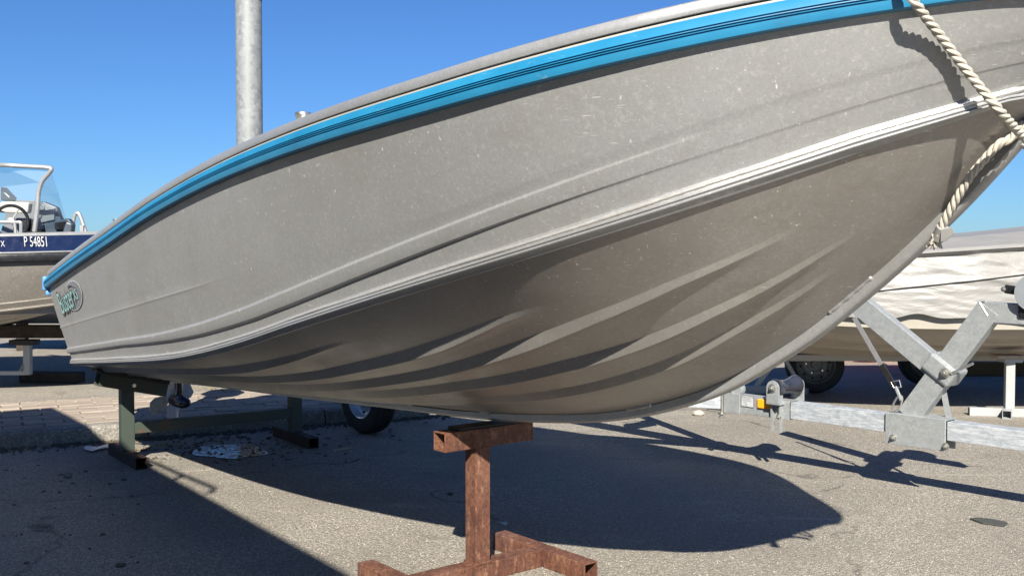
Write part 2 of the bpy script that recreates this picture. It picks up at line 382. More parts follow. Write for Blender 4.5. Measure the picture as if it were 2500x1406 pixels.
def concrete():
    m, nt, bs = newmat('kerb_concrete'); vec = coords(nt)
    v = N(nt, 'ShaderNodeTexVoronoi', Scale=120.0); nt.links.new(vec, v.inputs['Vector'])
    c = ramp(nt, N_sep(nt, v.outputs['Color']), [(.0, (.15, .14, .12)), (.6, (.23, .215, .19)), (1, (.36, .34, .3))])
    c = mix(nt, ramp(nt, noise_n(nt, vec, 4, 6), [(.4, .6), (.65, 0.0)]), c, (.10, .095, .075))
    nt.links.new(c, bs.inputs['Base Color']); bs.inputs['Roughness'].default_value = .9
    bump(nt, bs, noise_n(nt, vec, 110, 5), .6, .004); return m
M['concrete'] = concrete()
def brick():
    m, nt, bs = newmat('pinkish_paving_brick'); vec = coords(nt)
    oi = nt.nodes.new('ShaderNodeObjectInfo')
    c = ramp(nt, oi.outputs['Random'], [(0, (.26, .215, .175)), (.5, (.315, .265, .215)), (1, (.36, .305, .25))])
    c = mix(nt, ramp(nt, noise_n(nt, vec, 16, 7, .7), [(.35, .55), (.65, 0.0)]), c, (.20, .17, .135))
    c = mix(nt, ramp(nt, noise_n(nt, vec, 150, 4), [(.55, 0.0), (.75, .5)]), c, (.36, .31, .26))
    nt.links.new(c, bs.inputs['Base Color']); bs.inputs['Roughness'].default_value = .88
    bump(nt, bs, noise_n(nt, vec, 90, 5), .5, .004); return m
M['brick'] = brick()
def tarp():
    m, nt, bs = newmat('white_tarpaulin'); vec = coords(nt)
    n = noise_n(nt, coords(nt, (.35, 1, 2.2)), 4, 6, .6, .8)
    nt.links.new(ramp(nt, n, [(.3, (.205, .202, .192)), (.6, (.22, .217, .206))]), bs.inputs['Base Color'])
    bs.inputs['Roughness'].default_value = .5
    h = math_n(nt, 'ADD', math_n(nt, 'MULTIPLY', noise_n(nt, coords(nt, (.8, 1, 1.8), (0, .5, 0)), 5, 6, .6, 1.2), 1.0), math_n(nt, 'MULTIPLY', noise_n(nt, vec, 30, 4), .12))
    bump(nt, bs, h, .30, .03); return m
M['tarp'] = tarp()
def puddle_mat():
    m, nt, bs = newmat('thin_film_of_water'); vec = coords(nt)
    bs.inputs['Base Color'].default_value = (.02, .02, .022, 1); bs.inputs['Roughness'].default_value = .03
    f = noise_n(nt, vec, 75, 3, .7)
    nt.links.new(ramp(nt, f, [(.42, .04), (.6, .5)]), bs.inputs['Roughness'])
    bump(nt, bs, f, .12, .002); return m
M['water'] = puddle_mat()

# ------------------------------------------------------------------ ground
g = MB()
g.add([(-300, -300, 0), (300, -300, 0), (300, 300, 0), (-300, 300, 0)], [(0, 1, 2, 3)])
tag(g.build('asphalt_ground', M['asphalt']), kind='structure')

KA = math.atan2(1.06, 2.12)                       # kerb direction in plan
KD = Vector((math.cos(KA), math.sin(KA), 0)); KN = Vector((-math.sin(KA), math.cos(KA), 0))
K0 = Vector((-2.59, 5.19, 0))                    # a point on the kerb's front foot
KZ = .085
KEND = 2.33                                      # where the island ends (plan distance from K0)
KW = .13                                         # kerb stone width
ROWS, BR_L, BR_W = 10, .198, .098
NB0 = KW + .006; STRIP = ROWS * (BR_W + .006)
def kp(a, b, z=0.0): return K0 + KD * a + KN * b + Vector((0, 0, z))
isl = MB()                                        # bed under the bricks, and the raised asphalt beyond
vs = [kp(-60, KW, 0), kp(KEND - KW, KW, 0), kp(KEND - KW, 60, 0), kp(-60, 60, 0)]
isl.add([v + Vector((0, 0, -.05)) for v in vs] + [v + Vector((0, 0, KZ - .022)) for v in vs], [(4, 5, 6, 7), (0, 1, 5, 4), (1, 2, 6, 5)])
tag(isl.build('sand_bed', M['soil']), kind='structure')
up_ = MB(); b0 = NB0 + STRIP
vs = [kp(-60, b0, 0), kp(KEND - KW, b0, 0), kp(KEND - KW, 60, 0), kp(-60, 60, 0)]
up_.add([v + Vector((0, 0, KZ - .03)) for v in vs] + [v + Vector((0, 0, KZ)) for v in vs], [(4, 5, 6, 7), (0, 1, 5, 4)])
tag(up_.build('raised_asphalt', M['asphalt']), kind='structure')
pav = tag(empty('paving_strip', kp(0, 0), KA), kind='structure')
bmesh_brick = MB().box((0, 0, -.02), (BR_L / 2, BR_W / 2, .02)).build('brick', M['brick'], None, bevel=.004)
bm_data = bmesh_brick.data; bpy.data.objects.remove(bmesh_brick)
for r_ in range(ROWS):
    a = -2.15 + (r_ % 2) * .1
    while a < KEND - KW - .1:
        o = bpy.data.objects.new('brick', bm_data); col.objects.link(o); o.parent = pav
        o.location = (a + random.uniform(-.002, .002), NB0 + (r_ + .5) * (BR_W + .006), KZ + random.uniform(-.004, .003))
        o.rotation_euler = (random.uniform(-.012, .012), random.uniform(-.01, .01), random.uniform(-.012, .012))
        b = o.modifiers.new('bevel', 'BEVEL'); b.width = .004; b.segments = 1
        a += BR_L + .006
kerb = tag(empty('kerb', kp(0, 0), KA), kind='structure')
a = -4.2
while a < KEND - .02:
    L = min(.98, KEND - a)
    k = MB()
    x0, x1 = a + .004, a + L - .004
    k.add([(x0, 0, -.05), (x1, 0, -.05), (x1, .012, KZ - .012), (x0, .012, KZ - .012), (x1, .028, KZ), (x0, .028, KZ), (x1, KW, KZ), (x0, KW, KZ), (x0, KW, -.05), (x1, KW, -.05)],
          [(0, 1, 2, 3), (3, 2, 4, 5), (5, 4, 6, 7), (7, 6, 9, 8), (0, 3, 5, 7, 8), (1, 9, 6, 4, 2)])
    o = k.build('kerb_stone', M['concrete']); o.parent = kerb; a += L
b = KW
while b < 8:                                      # the kerb turns the corner and runs on behind the boat
    k = MB(); k.box((KEND - KW / 2, b + .49, KZ / 2 - .025), (KW / 2, .486, KZ / 2 + .025)); o = k.build('kerb_stone', M['concrete'], None, bevel=.015); o.parent = kerb; b += .98

# dirt, weeds, grit along the kerb
def blob_field(name, mat, pts, zf=lambda x, y: 0.0):
    mb = MB()
    for (x, y, s, hgt) in pts:
        n = random.randint(5, 7); z = zf(x, y); ph = random.random() * 6
        ring = [(x + math.cos(ph + 2 * math.pi * i / n) * s * random.uniform(.6, 1.2), y + math.sin(ph + 2 * math.pi * i / n) * s * random.uniform(.6, 1.2), z - .001) for i in range(n)]
        mid_ = [(x + (p[0] - x) * .55, y + (p[1] - y) * .55, z + hgt * random.uniform(.7, 1.1)) for p in ring]
        mb.add(ring + mid_, [(i, (i + 1) % n, n + (i + 1) % n, n + i) for i in range(n)] + [tuple(range(n, 2 * n))])
    return mb.build(name, mat)
pts = []
for _ in range(900):
    a = random.uniform(-1.6, 2.5); b = -abs(random.gauss(0, .07)) + .01
    p = kp(a, b); pts.append((p.x, p.y, random.uniform(.004, .02) * (1.3 if b > -.06 else .8), random.uniform(.003, .013)))
for _ in range(260):
    p = gz(random.gauss(560, 130), random.gauss(1085, 22)); pts.append((p.x, p.y, random.uniform(.004, .018), random.uniform(.003, .01)))
for _ in range(45):
    p = gz(random.uniform(0, 340), random.uniform(1090, 1390)); pts.append((p.x, p.y, random.uniform(.003, .014), random.uniform(.002, .007)))
tag(blob_field('loose_dirt', M['soil'], pts), 'dark clods of dirt and leaf litter lying along the foot of the kerb', 'dirt', kind='stuff')
pts = []
for _ in range(1500):
    p = gz(random.uniform(0, 2500), 1000 + 406 * random.random() ** .8)
    pts.append((p.x, p.y, random.uniform(.0015, .004), random.uniform(.001, .003)))
tag(blob_field('loose_grit', M['stone_pale'], pts), 'pale grit scattered over the asphalt', 'grit', kind='stuff')
gr = MB()
for cx, cy, cnt, sp in ((400, 1088, 60, .05), (350, 1098, 50, .03), (385, 1072, 40, .05), (545, 953, 70, .05), (500, 948, 40, .04), (60, 1098, 40, .06), (250, 1075, 25, .04)):
    z0 = KZ if cy < 1000 else 0
    c0 = gz(cx, cy, z0)
    for _ in range(cnt):
        p = c0 + Vector((random.gauss(0, sp), random.gauss(0, sp * .5), 0)); d = Vector((random.uniform(-1, 1), random.uniform(-1, 1), random.uniform(.1, .8))).normalized(); L = random.uniform(.01, .035); w = d.cross(Vector((0, 0, 1))).normalized() * .0012
        gr.add([p - w, p + w, p + d * L * .6 + w * .7, p + d * L + Vector((0, 0, -.004)), p + d * L * .6 - w * .7], [(0, 1, 2, 3, 4)])
tag(gr.build('dry_weeds', M['dry_grass']), 'wisps of dry yellow weeds along the kerb and in the paving', 'weeds', kind='stuff')

# puddle
pd = MB(); n = 40; c0 = gz(560, 1104)
ring = []
for i in range(n):
    t = 2 * math.pi * i / n; rr = 1 + .14 * noise.noise(Vector((math.cos(t) * 1.7, math.sin(t) * 1.7, 3)))+.06 * math.sin(5 * t)
    q = gz(560 + math.cos(t) * 92 * rr, 1103 + math.sin(t) * 17 * rr); ring.append((q.x, q.y, .004))
pd.add(ring, [tuple(range(n))]); tag(pd.build('puddle', M['water']), 'shallow puddle mirroring blue sky beside the kerb', 'puddle', kind='structure')

# ------------------------------------------------------------------ the grey boat (hull curves: along, half beam, height)
UA = R(50)
HU = np.array([math.cos(UA), -math.sin(UA), 0.]); HN = np.array([math.sin(UA), math.cos(UA), 0.]); HC = np.array([-.1, 3.22, 0.])
SH=[(-2.659,.56,.83),(-2.025,.615,.941),(-1.536,.655,1.021),(-.852,.705,1.134),(-.231,.74,1.214),(.324,.75,1.266),(.68,.73,1.295),(.966,.68,1.326),(1.17,.6,1.356),(1.392,.46,1.395),(1.587,.315,1.424),(1.748,.205,1.437),(1.87,.11,1.43),(1.91,.055,1.435),(1.93,0,1.436)]
CH=[(-2.525,.47,.471),(-1.701,.525,.547),(-.943,.575,.628),(-.383,.61,.72),(-.039,.62,.792),(.502,.61,.907),(.944,.55,1.009),(1.232,.435,1.095),(1.364,.355,1.143),(1.484,.27,1.191),(1.594,.18,1.237),(1.703,.095,1.282),(1.755,.04,1.31),(1.79,0,1.345)]
KE=[(-2.47,0,.352),(-1.84,0,.387),(-1.291,0,.411),(-.803,0,.436),(-.395,0,.457),(-.048,0,.474),(.156,0,.489),(.341,0,.508),(.51,0,.53),(.679,0,.564),(.806,0,.6),(.999,0,.675),(1.115,0,.742),(1.223,0,.81),(1.324,0,.888),(1.417,0,.964),(1.505,0,1.043),(1.586,0,1.122),(1.663,0,1.206),(1.79,0,1.345)]
def curve(K):
    K = np.array(K, float)
    d = np.concatenate([[0], np.cumsum(np.linalg.norm(np.diff(K, axis=0), axis=1))]); d /= d[-1]
    tt = np.linspace(0, 1, 801); m = np.gradient(K, d, axis=0)
    idx = np.clip(np.searchsorted(d, tt, side='right') - 1, 0, len(d) - 2)
    h = d[idx + 1] - d[idx]; x = ((tt - d[idx]) / h)[:, None]; h = h[:, None]
    out = (2*x**3-3*x**2+1)*K[idx]+(x**3-2*x**2+x)*h*m[idx]+(-2*x**3+3*x**2)*K[idx+1]+(x**3-x**2)*h*m[idx+1]
    for _ in range(60): out[1:-1] = .5*out[1:-1]+.25*(out[:-2]+out[2:])
    dd = np.concatenate([[0], np.cumsum(np.linalg.norm(np.diff(out, axis=0), axis=1))]); dd /= dd[-1]
    return lambda t: np.array([np.interp(t, dd, out[:, i]) for i in range(3)]).T
fS, fC, fK0 = curve(SH), curve(CH), curve(KE)
def fK(t, inset=.020):                            # the plating meets the keel bar a little inside its outer edge
    e = .004; a = fK0(max(t - e, 0)); b = fK0(min(t + e, 1)); d = b - a; d /= np.linalg.norm(d)
    k = fK0(t); return np.array([k[0] - d[2] * inset, 0, k[2] + d[0] * inset])
def W(p, side=-1): return HC + HU * p[0] + side * HN * p[1] + np.array([0, 0, p[2]])
def T(tab): xs, ys = zip(*tab); return lambda t: float(np.interp(t, xs, ys))
RI = .020                                        # rail overhang
def top_pt(t): s = fS(t).copy(); s[1] = max(s[1] - RI, 0); s[2] += .006; return s
fu = T([(0,.519),(.3,.533),(.4,.55),(1,.6)]); au = T([(0,1),(.38,1),(.46,0),(1,0)])
f1 = T([(0,.795),(.1,.79),(.2,.787),(.3,.791),(.4,.793),(.5,.783),(.55,.769),(.6,.747),(.65,.718),(.7,.681),(.75,.638),(.8,.591),(.85,.54),(1,.4)])
f2 = T([(0,.845),(.1,.838),(.2,.832),(.3,.842),(.4,.857),(.5,.86),(.55,.85),(.6,.831),(.65,.804),(.7,.771),(.75,.736),(.8,.705),(.85,.67),(1,.55)])
a12 = T([(0,1),(.66,1),(.84,0),(1,0)])
def frame(t, A, B, side):
    e = .005; a0, a1 = max(t - e, 0), min(t + e, 1)
    tan = W(A(a1), side) + W(B(a1), side) - W(A(a0), side) - W(B(a0), side); d = W(B(t), side) - W(A(t), side)
    n = np.cross(tan, d); l = np.linalg.norm(n)
    if l < 1e-9: return np.array([0, 0, 1.])
    n /= l
    out = side * HN + np.array([0, 0, -.6]) + HU * (.3 if t > .8 else 0)
    return n if np.dot(n, out) > 0 else -n
def side_section(t):
    g1, g2, k, ku = f1(t), f2(t), a12(t), au(t); gu = min(fu(t), g1 - .10)
    L = [(0, 0), (.12, .0015), (.25, .003), (gu - .06, .004)]
    L += [(gu - .012, .004), (gu - .004, .004 + .0028 * ku), (gu + .006, .004 + .003 * ku), (gu + .022, .004)]
    L += [(g1 - .05, .003), (g1 - .018, .003), (g1 - .014, .003 + .0006 * k), (g1 - .002, .003 + .0072 * k), (g1 + .003, .003 + .0078 * k), (.5 * (g1 + g2), .003 + .0082 * k)]
    L += [(g2 - .006, .0028 + .0075 * k), (g2 - .001, .0026 + .0066 * k), (g2 + .010, .002 - .0006 * k), (g2 + .014, .0016 - .0008 * k), (g2 + .03, .001)]
    L += [(.5 * (g2 + 1.03), .0005), (1, 0)]
    return L
def bottom_section(t):
    L = [(0, 0)]
    for tab, amp in STR:
        c = tab(t); am = amp(t); wid = float(np.linalg.norm(W(fK(t)) - W(fC(t)))) + 1e-6
        up, dn = .028 / wid, .018 / wid
        up = min(up, .062) * (.45 + .55 * am); dn = min(dn, .045)
        L += [(c - up * .56, 0), (c - up * .48, .0008 * am), (c + up * .40, .0178 * am), (c + up * .5, .0186 * am), (c + up * .5 + dn * .22, .0162 * am), (c + up * .5 + dn, 0)]
    L += [(.90, 0), (1, 0)]
    # subdivide flats, add the gentle outward belly of the plating
    out = []
    for i_, ((a, da), (b, db)) in enumerate(zip(L[:-1], L[1:])):
        out.append((a, da))
        if i_ % 6 == 0:
            for q in (1, 2): out.append((a + (b - a) * q / 3, da + (db - da) * q / 3))
    out.append(L[-1]); bg_ = bulge(t)
    return [(a, d + bg_ * math.sin(math.pi * min(max(a, 0), 1))) for a, d in out]
STR = [(T([(0,.19),(.4,.19),(.5,.17),(.55,.155),(1,.12)]), T([(0,1),(.42,1),(.57,0),(1,0)])),
       (T([(0,.43),(.2,.41),(.3,.388),(.4,.372),(.5,.336),(.6,.299),(.65,.273),(.7,.235),(1,.22)]), T([(0,1),(.64,1),(.73,0),(1,0)])),
       (T([(0,.62),(.3,.59),(.4,.548),(.5,.485),(.6,.443),(.7,.378),(.75,.348),(.8,.334),(1,.34)]), T([(0,1),(.70,1),(.86,0),(1,0)])),
       (T([(0,.78),(.35,.75),(.4,.70),(.5,.627),(.6,.573),(.7,.548),(.8,.555),(1,.58)]), T([(0,1),(.72,1),(.88,0),(1,0)])),
       (T([(0,.88),(.35,.83),(.45,.789),(.5,.76),(.6,.738),(.7,.728),(.8,.711),(1,.72)]), T([(0,.3),(.4,.8),(.5,.9),(.76,.8),(.86,0),(1,0)]))]
def bulge(t): return float(np.interp(t, [0, .3, .5, .62, .85, 1], [0, .006, .026, .028, .018, 0]))
NT = 150
ts = [1 - (1 - i / NT) ** 1.0 for i in range(NT + 1)]
def point_on(A, B, t, f, side=-1, lift=0.0):
    a, b = W(A(t), side), W(B(t), side); return a + (b - a) * f + frame(t, A, B, side) * lift
def strip(A, B, secf, side):
    rings = []
    for t in ts:
        a, b = W(A(t), side), W(B(t), side); n = frame(t, A, B, side)
        rings.append([Vector(a + (b - a) * f + n * d) for f, d in secf(t)])
    return rings
boat = empty('aluminium_boat', tuple(HC), 0, 'bare grey aluminium open boat with bright blue rubbing rail, propped on stands in the foreground', 'boat')
for side in (-1, 1):
    MB().sweep(strip(top_pt, fC, side_section, side)).build('side_plate', M['alu_side'], boat, True, angle=85, weighted=True)
    MB().sweep(strip(fC, fK, bottom_section, side)).build('bottom_plate', M['alu_bottom'], boat, True, angle=85, weighted=True)
# chine strip with its weld bead
def chine_h(t): return float(np.interp(t, [0, .4, .7, .9, 1], [.030, .033, .038, .046, .03]))
for side in (-1, 1):
    rings = []; bead = []; rad = []
    for i in range(NT + 1):
        t = ts[i]; c = W(fC(t), side); a = W(top_pt(t), side); e1 = (a - c); l = np.linalg.norm(e1); e1 = e1 / l; n = frame(t, top_pt, fC, side); h = chine_h(t)
        if t > .96: h *= .7
        P = [(h * 1.02, -.001), (h, .0035), (h * .92, .006), (h * .62, .0125), (h * .56, .0132), (h * .54, .0105), (h * .48, .0105), (h * .46, .0155), (h * .40, .0165), (h * .34, .0158), (h * .05, .0065), (-.004, .004), (-.006, -.001)]
        rings.append([Vector(c + e1 * x + n * y) for x, y in P])
    cs = MB().sweep(rings).build('chine_strip', M['alu_bright'], boat, True, angle=22)
    nb = 620
    for i in range(nb):
        t = i / nb * .985 + .004; c = W(fC(t), side); a = W(top_pt(t), side); e1 = (a - c); e1 /= np.linalg.norm(e1); n = frame(t, top_pt, fC, side); h = chine_h(t)
        bead.append(Vector(c + e1 * (h * (.80 + .025 * math.sin(t * 47) + .02 * random.random())) + n * .0075)); rad.append(.0040 + .0007 * (i % 2) + .0007 * random.random() + .0006 * math.sin(t * 80))
    MB().tube(bead, rad, 6).build('weld_bead', M['weld'], cs, True, angle=80)
# rubbing rail, cream bedding strip, gunwale
def sweep_sheer(prof, name, mat, side, t0=0.0, t1=1.0, smooth=True, angle=30, closed=True):
    rings = []
    for t in [t0 + (t1 - t0) * i / NT for i in range(NT + 1)]:
        e = .004; s = fS(t); a, b = W(fS(max(t - e, 0)), side), W(fS(min(t + e, 1)), side); d = b - a; d[2] = 0; d /= np.linalg.norm(d)
        o = np.array([d[1], -d[0], 0]) * (1 if side == -1 else -1)
        if np.dot(o, side * HN + HU * .01) < 0: o = -o
        rings.append([Vector(W(s, side) + o * x + np.array([0, 0, z])) for x, z in prof])
    return MB().sweep(rings, closed, closed).build(name, mat, boat, smooth, angle=angle)
RAIL = [(-.024, .001), (-.006, .000), (.0005, .003), (.003, .010), (.0042, .0185), (-.0008, .0197), (-.0008, .0210), (.0044, .0218), (.0046, .0232), (-.0006, .0244), (-.0006, .0257), (.0046, .0265), (.0045, .028), (-.0006, .0290), (-.0006, .0303), (.004, .0313), (-.001, .043), (-.006, .0505), (-.012, .053), (-.024, .053)]
for side in (-1, 1):
    sweep_sheer(RAIL, 'rubbing_rail', M['blue'], side, angle=25)
    sweep_sheer([(-.026, .0535), (-.0145, .0535), (-.0150, .0572), (-.026, .0572)], 'bedding_strip', M['cream'], side)
    sweep_sheer([(-.030, .0570), (-.0235, .0570), (-.0235, .0640), (-.030, .0640)], 'gap_shade_strip', M['black_rubber'], side)  # black strip stands in for the dark of the open gap under the gunwale
    sweep_sheer([(-.024, .0622), (-.0155, .0622), (-.0140, .066), (-.0145, .078), (-.018, .085), (-.026, .0885), (-.075, .0905), (-.080, .086), (-.080, .066), (-.075, .055), (-.030, .055)], 'gunwale', M['alu_bright'], side, angle=35)
    # inner lining
    rings = []
    for t in ts:
        s = fS(t); c = fC(t); rings.append([Vector(W((s[0], max(s[1] - .075, 0), s[2] + .056), side)), Vector(W((c[0], max(c[1] - .05, 0), c[2] + .04), side))])
    MB().sweep(rings).build('inner_lining', M['alu_side'], boat, True)
# keel bar
rings = []
for i in range(NT + 1):
    t = i / NT; e = .004; a = fK0(max(t - e, 0)); b = fK0(min(t + e, 1)); d = b - a; d /= np.linalg.norm(d); k = fK0(t)
    nrm = np.array([d[2], -d[0]]); wdt = float(np.interp(t, [0, .4, .55, .62, 1], [.012, .013, .014, .016, .017])); hh = float(np.interp(t, [0, .5, .62, 1], [.020, .022, .027, .027]))
    P = [(-hh, .6), (-hh + .002, 1.0), (-.007, 1.06), (-.003, .9), (-.0005, .6), (0, .3), (0, -.3), (-.0005, -.6), (-.003, -.9), (-.007, -1.06), (-hh + .002, -1.0), (-hh, -.6)]
    rings.append([Vector(W((k[0] + nrm[0] * q, wdt * w_, k[2] + nrm[1] * q), -1)) for q, w_ in P])
kb = MB().sweep(rings, True, True).build('keel_bar', M['alu_bright'], boat, True, angle=24)
# weld runs where the bar is stitched to the plating
def keel_weld(t0, t1):
    pts, rr = [], []
    n = int((t1 - t0) * 900)
    for i in range(n):
        t = t0 + (t1 - t0) * i / n; k = fK(t, .027 + .0008 * math.sin(i * .9)); pts.append(Vector(W((k[0], .0150, k[2]), -1))); rr.append(.0062 + .0016 * (i % 2) + random.random() * .001)
    MB().tube(pts, rr, 7).build('weld_bead', M['alu_bright'], kb, True, angle=80)
for t0, t1 in ((.842, .872), (.69, .712), (.55, .562), (.46, .468), (.985, .995)): keel_weld(t0, t1)
# rivets on the bottom plating
def locate(A, B, u, v, side=-1):
    best = None
    for t in np.linspace(0, 1, 161):
        a, b = W(A(t), side), W(B(t), side)
        for f in np.linspace(0, 1, 61):
            q = proj(a + (b - a) * f); e = (q[0] - u) ** 2 + (q[1] - v) ** 2
            if best is None or e < best[0]: best = (e, t, f)
    e, t, f = best
    for _ in range(2):
        dt, df = .006 / (1 + _ * 4), .016 / (1 + _ * 4)
        for tt in np.linspace(max(t - dt, 0), min(t + dt, 1), 9):
            a, b = W(A(tt), side), W(B(tt), side)
            for ff in np.linspace(f - df, f + df, 9):
                q = proj(a + (b - a) * ff); ee = (q[0] - u) ** 2 + (q[1] - v) ** 2
                if ee < e: e, t, f = ee, tt, ff
    return t, f
for (u, v) in ((674, 843), (692, 838), (721, 849), (701, 855), (787, 889), (813, 883), (836, 891), (807, 897), (486, 884), (492, 893), (513, 889), (500, 895), (590, 916), (606, 914), (628, 919), (608, 921), (1152, 993), (1098, 990)):
    t, f = locate(fC, fK, u, v); p = Vector(point_on(fC, fK, t, f)); n = Vector(frame(t, fC, fK, -1))
    MB().lathe([(0, .0045), (.004, .004), (.0065, .0022), (.0075, -.001)], p, n, 12).build('rivet', M['alu_bottom'], boat, True)
# transom
tr = MB(); S_, C_, K_ = top_pt(0), fC(0), fK(0)
outer = [W(S_, -1), W(C_, -1), W(K_, -1), W(C_, 1), W(S_, 1)]
inner = [p + HU * .03 for p in outer]
tr.add([Vector(p) for p in outer + inner], [(0, 1, 2), (0, 2, 4), (2, 3, 4), (5, 7, 6), (5, 9, 7), (7, 9, 8)] + [(i, (i + 1) % 5, 5 + (i + 1) % 5, 5 + i) for i in range(5)])
tr.build('transom', M['alu_side'], boat)
c = W(fS(0), -1); d = W(fS(0), 1)
MB().beam(Vector(c + np.array([0, 0, .03])) - Vector(HU) * .012 + Vector(HN) * .02, Vector(d + np.array([0, 0, .03])) - Vector(HU) * .012 - Vector(HN) * .02, .03, .055).build('transom_rail', M['blue'], boat, bevel=.006)
cc = Vector(c)
cap = MB()
for x0, x1, z0, z1, o in ((-.022, .004, -.004, .062, .008),):
    cap.box(cc + Vector(HU) * ((x0 + x1) / 2) + Vector(HN) * (.012) + Vector((0, 0, .025)), ((x1 - x0) / 2, .017, .034), (Vector(HU), Vector(HN), Vector((0, 0, 1))))
cap.box(cc + Vector(HU) * -.006 + Vector(HN) * .02 + Vector((0, 0, -.02)), (.008, .012, .014), (Vector(HU), Vector(HN), Vector((0, 0, 1))))
cap.build('rail_end_cap', M['lightblue'], boat, bevel=.008)
# inside: floor, thwarts, foredeck
fl = []
for t in ts[:130]:
    c_ = fC(t); fl.append([Vector(W((c_[0], max(c_[1] - .05, 0), c_[2] + .04), s)) for s in (-1, 1)])
MB().sweep(fl).build('floor', M['alu_side'], boat)
for t in (.30, .56):
    s_ = fS(t); MB().box(Vector(W((s_[0], 0, s_[2] - .14))), (.14, s_[1] - .085, .02), (Vector(HU), Vector(HN), Vector((0, 0, 1)))).build('thwart', M['console_grey'], boat, bevel=.008)
dk = []
for i in range(31):
    t = .86 + .14 * i / 30; s_ = fS(t); dk.append([Vector(W((s_[0], max(s_[1] - .07, 0), s_[2] + .082 + .0), s)) for s in (-1, 1)])
MB().sweep(dk).build('foredeck', M['alu_side'], boat)
# filler cap and cleat on the gunwale
def on_gunwale(u):
    best = min(np.linspace(0, 1, 1200), key=lambda t: abs(proj(W(fS(t)) + np.array([0, 0, .09]))[0] - u))
    return Vector(W(fS(best)) + HN * .045 + np.array([0, 0, .090]))
q = on_gunwale(702); MB().lathe([(0, .018), (.019, .018), (.0215, .014), (.0205, .010), (.0175, .002), (.0165, -.002)], q, (0, 0, 1), 28).build('filler_cap', M['zinc_bolt'], boat, True, angle=50)
q = on_gunwale(258); MB().lathe([(0, .012), (.016, .012), (.018, .009), (.016, -.002)], q, (0, 0, 1), 20).build('fitting', M['zinc_bolt'], boat, True, angle=50)
# bow eye
be = Vector(W((1.672, 0, 1.222))); bd = Vector(HU) * .75 + Vector((0, 0, -.45)); bd.normalize()
ey = []
for i in range(17):
    t = math.pi * i / 16 ; ey.append(be + Vector(HU + np.array([0, 0, 1.3])).normalized() * math.cos(t) * .022 + bd * (math.sin(t) * .045 + .002))
MB().tube(ey, .006, 10).build('bow_eye', M['zinc_bolt'], boat, True)
# maker's lettering at the stern, laid on the plating
def lay_on_side(vs, fs, mat, name, lift, t_of, f_of):
    mb = MB(); mb.add([Vector(point_on(top_pt, fC, t_of(x, y), f_of(x, y), -1, .007 + lift)) for x, y, z in vs], fs); return mb.build(name, mat, boat)
tL, fT = locate(top_pt, fC, 140, 707); tR, fB = locate(top_pt, fC, 205, 765)
dec_t0 = locate(top_pt, fC, 148, 735)[0]; dec_t1 = locate(top_pt, fC, 184, 725)[0]
def dec(x, y):                                    # decal unit square -> plating
    t = dec_t0 + (dec_t1 - dec_t0) * x; f = .365 - .03 * x - .235 * y
    return t, f
def norm(vs):
    xs = [v[0] for v in vs]; ys = [v[1] for v in vs]; return min(xs), max(xs), min(ys), max(ys)
moon = []; nn = 36
for i in range(nn + 1):
    a = R(110) - R(250) * i / nn; moon.append((1.0 + .55 * math.cos(a), .38 + .62 * math.sin(a)))
for i in range(nn + 1):
    a = R(-140) + R(250) * i / nn; k = .74 - .15 * math.sin(math.pi * i / nn) ; moon.append((1.0 - .08 + .55 * k * math.cos(a), .38 + .0 + .62 * (k + .12) * math.sin(a)))
mf = [(i, i + 1, 2 * nn + 1 - (i + 1) + 0, 2 * nn + 1 - i) for i in range(nn)]
for nm, mt, lf, sc in (('emblem_edge', M['paint_white'], .0008, 1.05), ('emblem', M['paint_moon'], .0014, 1.0)):
    vs_ = [(1.0 + (x - 1.0) * sc, .38 + (y - .38) * sc, 0) for x, y in moon]
    lay_on_side(vs_, mf, mt, nm, lf, lambda x, y: dec(x, y)[0], lambda x, y: dec(x, y)[1])
def letters(txt, x0, x1, y0, y1, shear, mat, lift, off):
    vs, fs = text_mesh(txt, 1.0, 4, shear, off); a, b, c_, d_ = norm(text_mesh(txt, 1.0, 4, shear, 0.0)[0])
    vv = [(x0 + (x1 - x0) * (v[0] - a) / (b - a), y0 + (y1 - y0) * (v[1] - c_) / (d_ - c_), 0) for v in vs]
    lay_on_side(vv, fs, mat, 'lettering', lift, lambda x, y: dec(x, y)[0], lambda x, y: dec(x, y)[1])
letters('Buster', 0, 1.0, -.1, 1.0, -.1, M['paint_grey'], .0022, .045)
letters('Buster', .01, .99, -.08, .98, -.1, M['paint_teal'], .003, .0)
letters('XS', 1.02, 1.33, .1, .62, -.1, M['paint_grey'], .0022, .05)
letters('XS', 1.03, 1.32, .12, .60, -.1, M['paint_teal'], .003, .0)

# ------------------------------------------------------------------ outboard of the boat
ob = empty('outboard_motor', (-1.82, 5.42, .2), 0, 'dark outboard leg with pale three-bladed propeller hanging below the stern of the blue-railed boat', 'outboard motor')
aft = Vector((-HU[0], -HU[1], 0)); P0 = at(437, 978, 5.42)
leg = [[P0 + aft * (x * w_) + Vector(HN) * (y * w2) + Vector((0, 0, z)) for x, y in ((-1, 0), (-.5, .8), (.3, 1), (1, .3), (1, -.3), (.3, -1), (-.5, -.8))] for z, w_, w2 in ((.0, .045, .020), (.10, .042, .017), (.25, .05, .02), (.45, .06, .03))]
MB().sweep(leg, True, True).build('leg', M['dark_metal'], ob, True, angle=50)
MB().lathe([(0, -.13), (.012, -.122), (.024, -.10), (.034, -.06), (.038, 0), (.036, .05), (.030, .075), (0, .076)], P0, aft, 24).build('gearcase', M['dark_metal'], ob, True, angle=50)
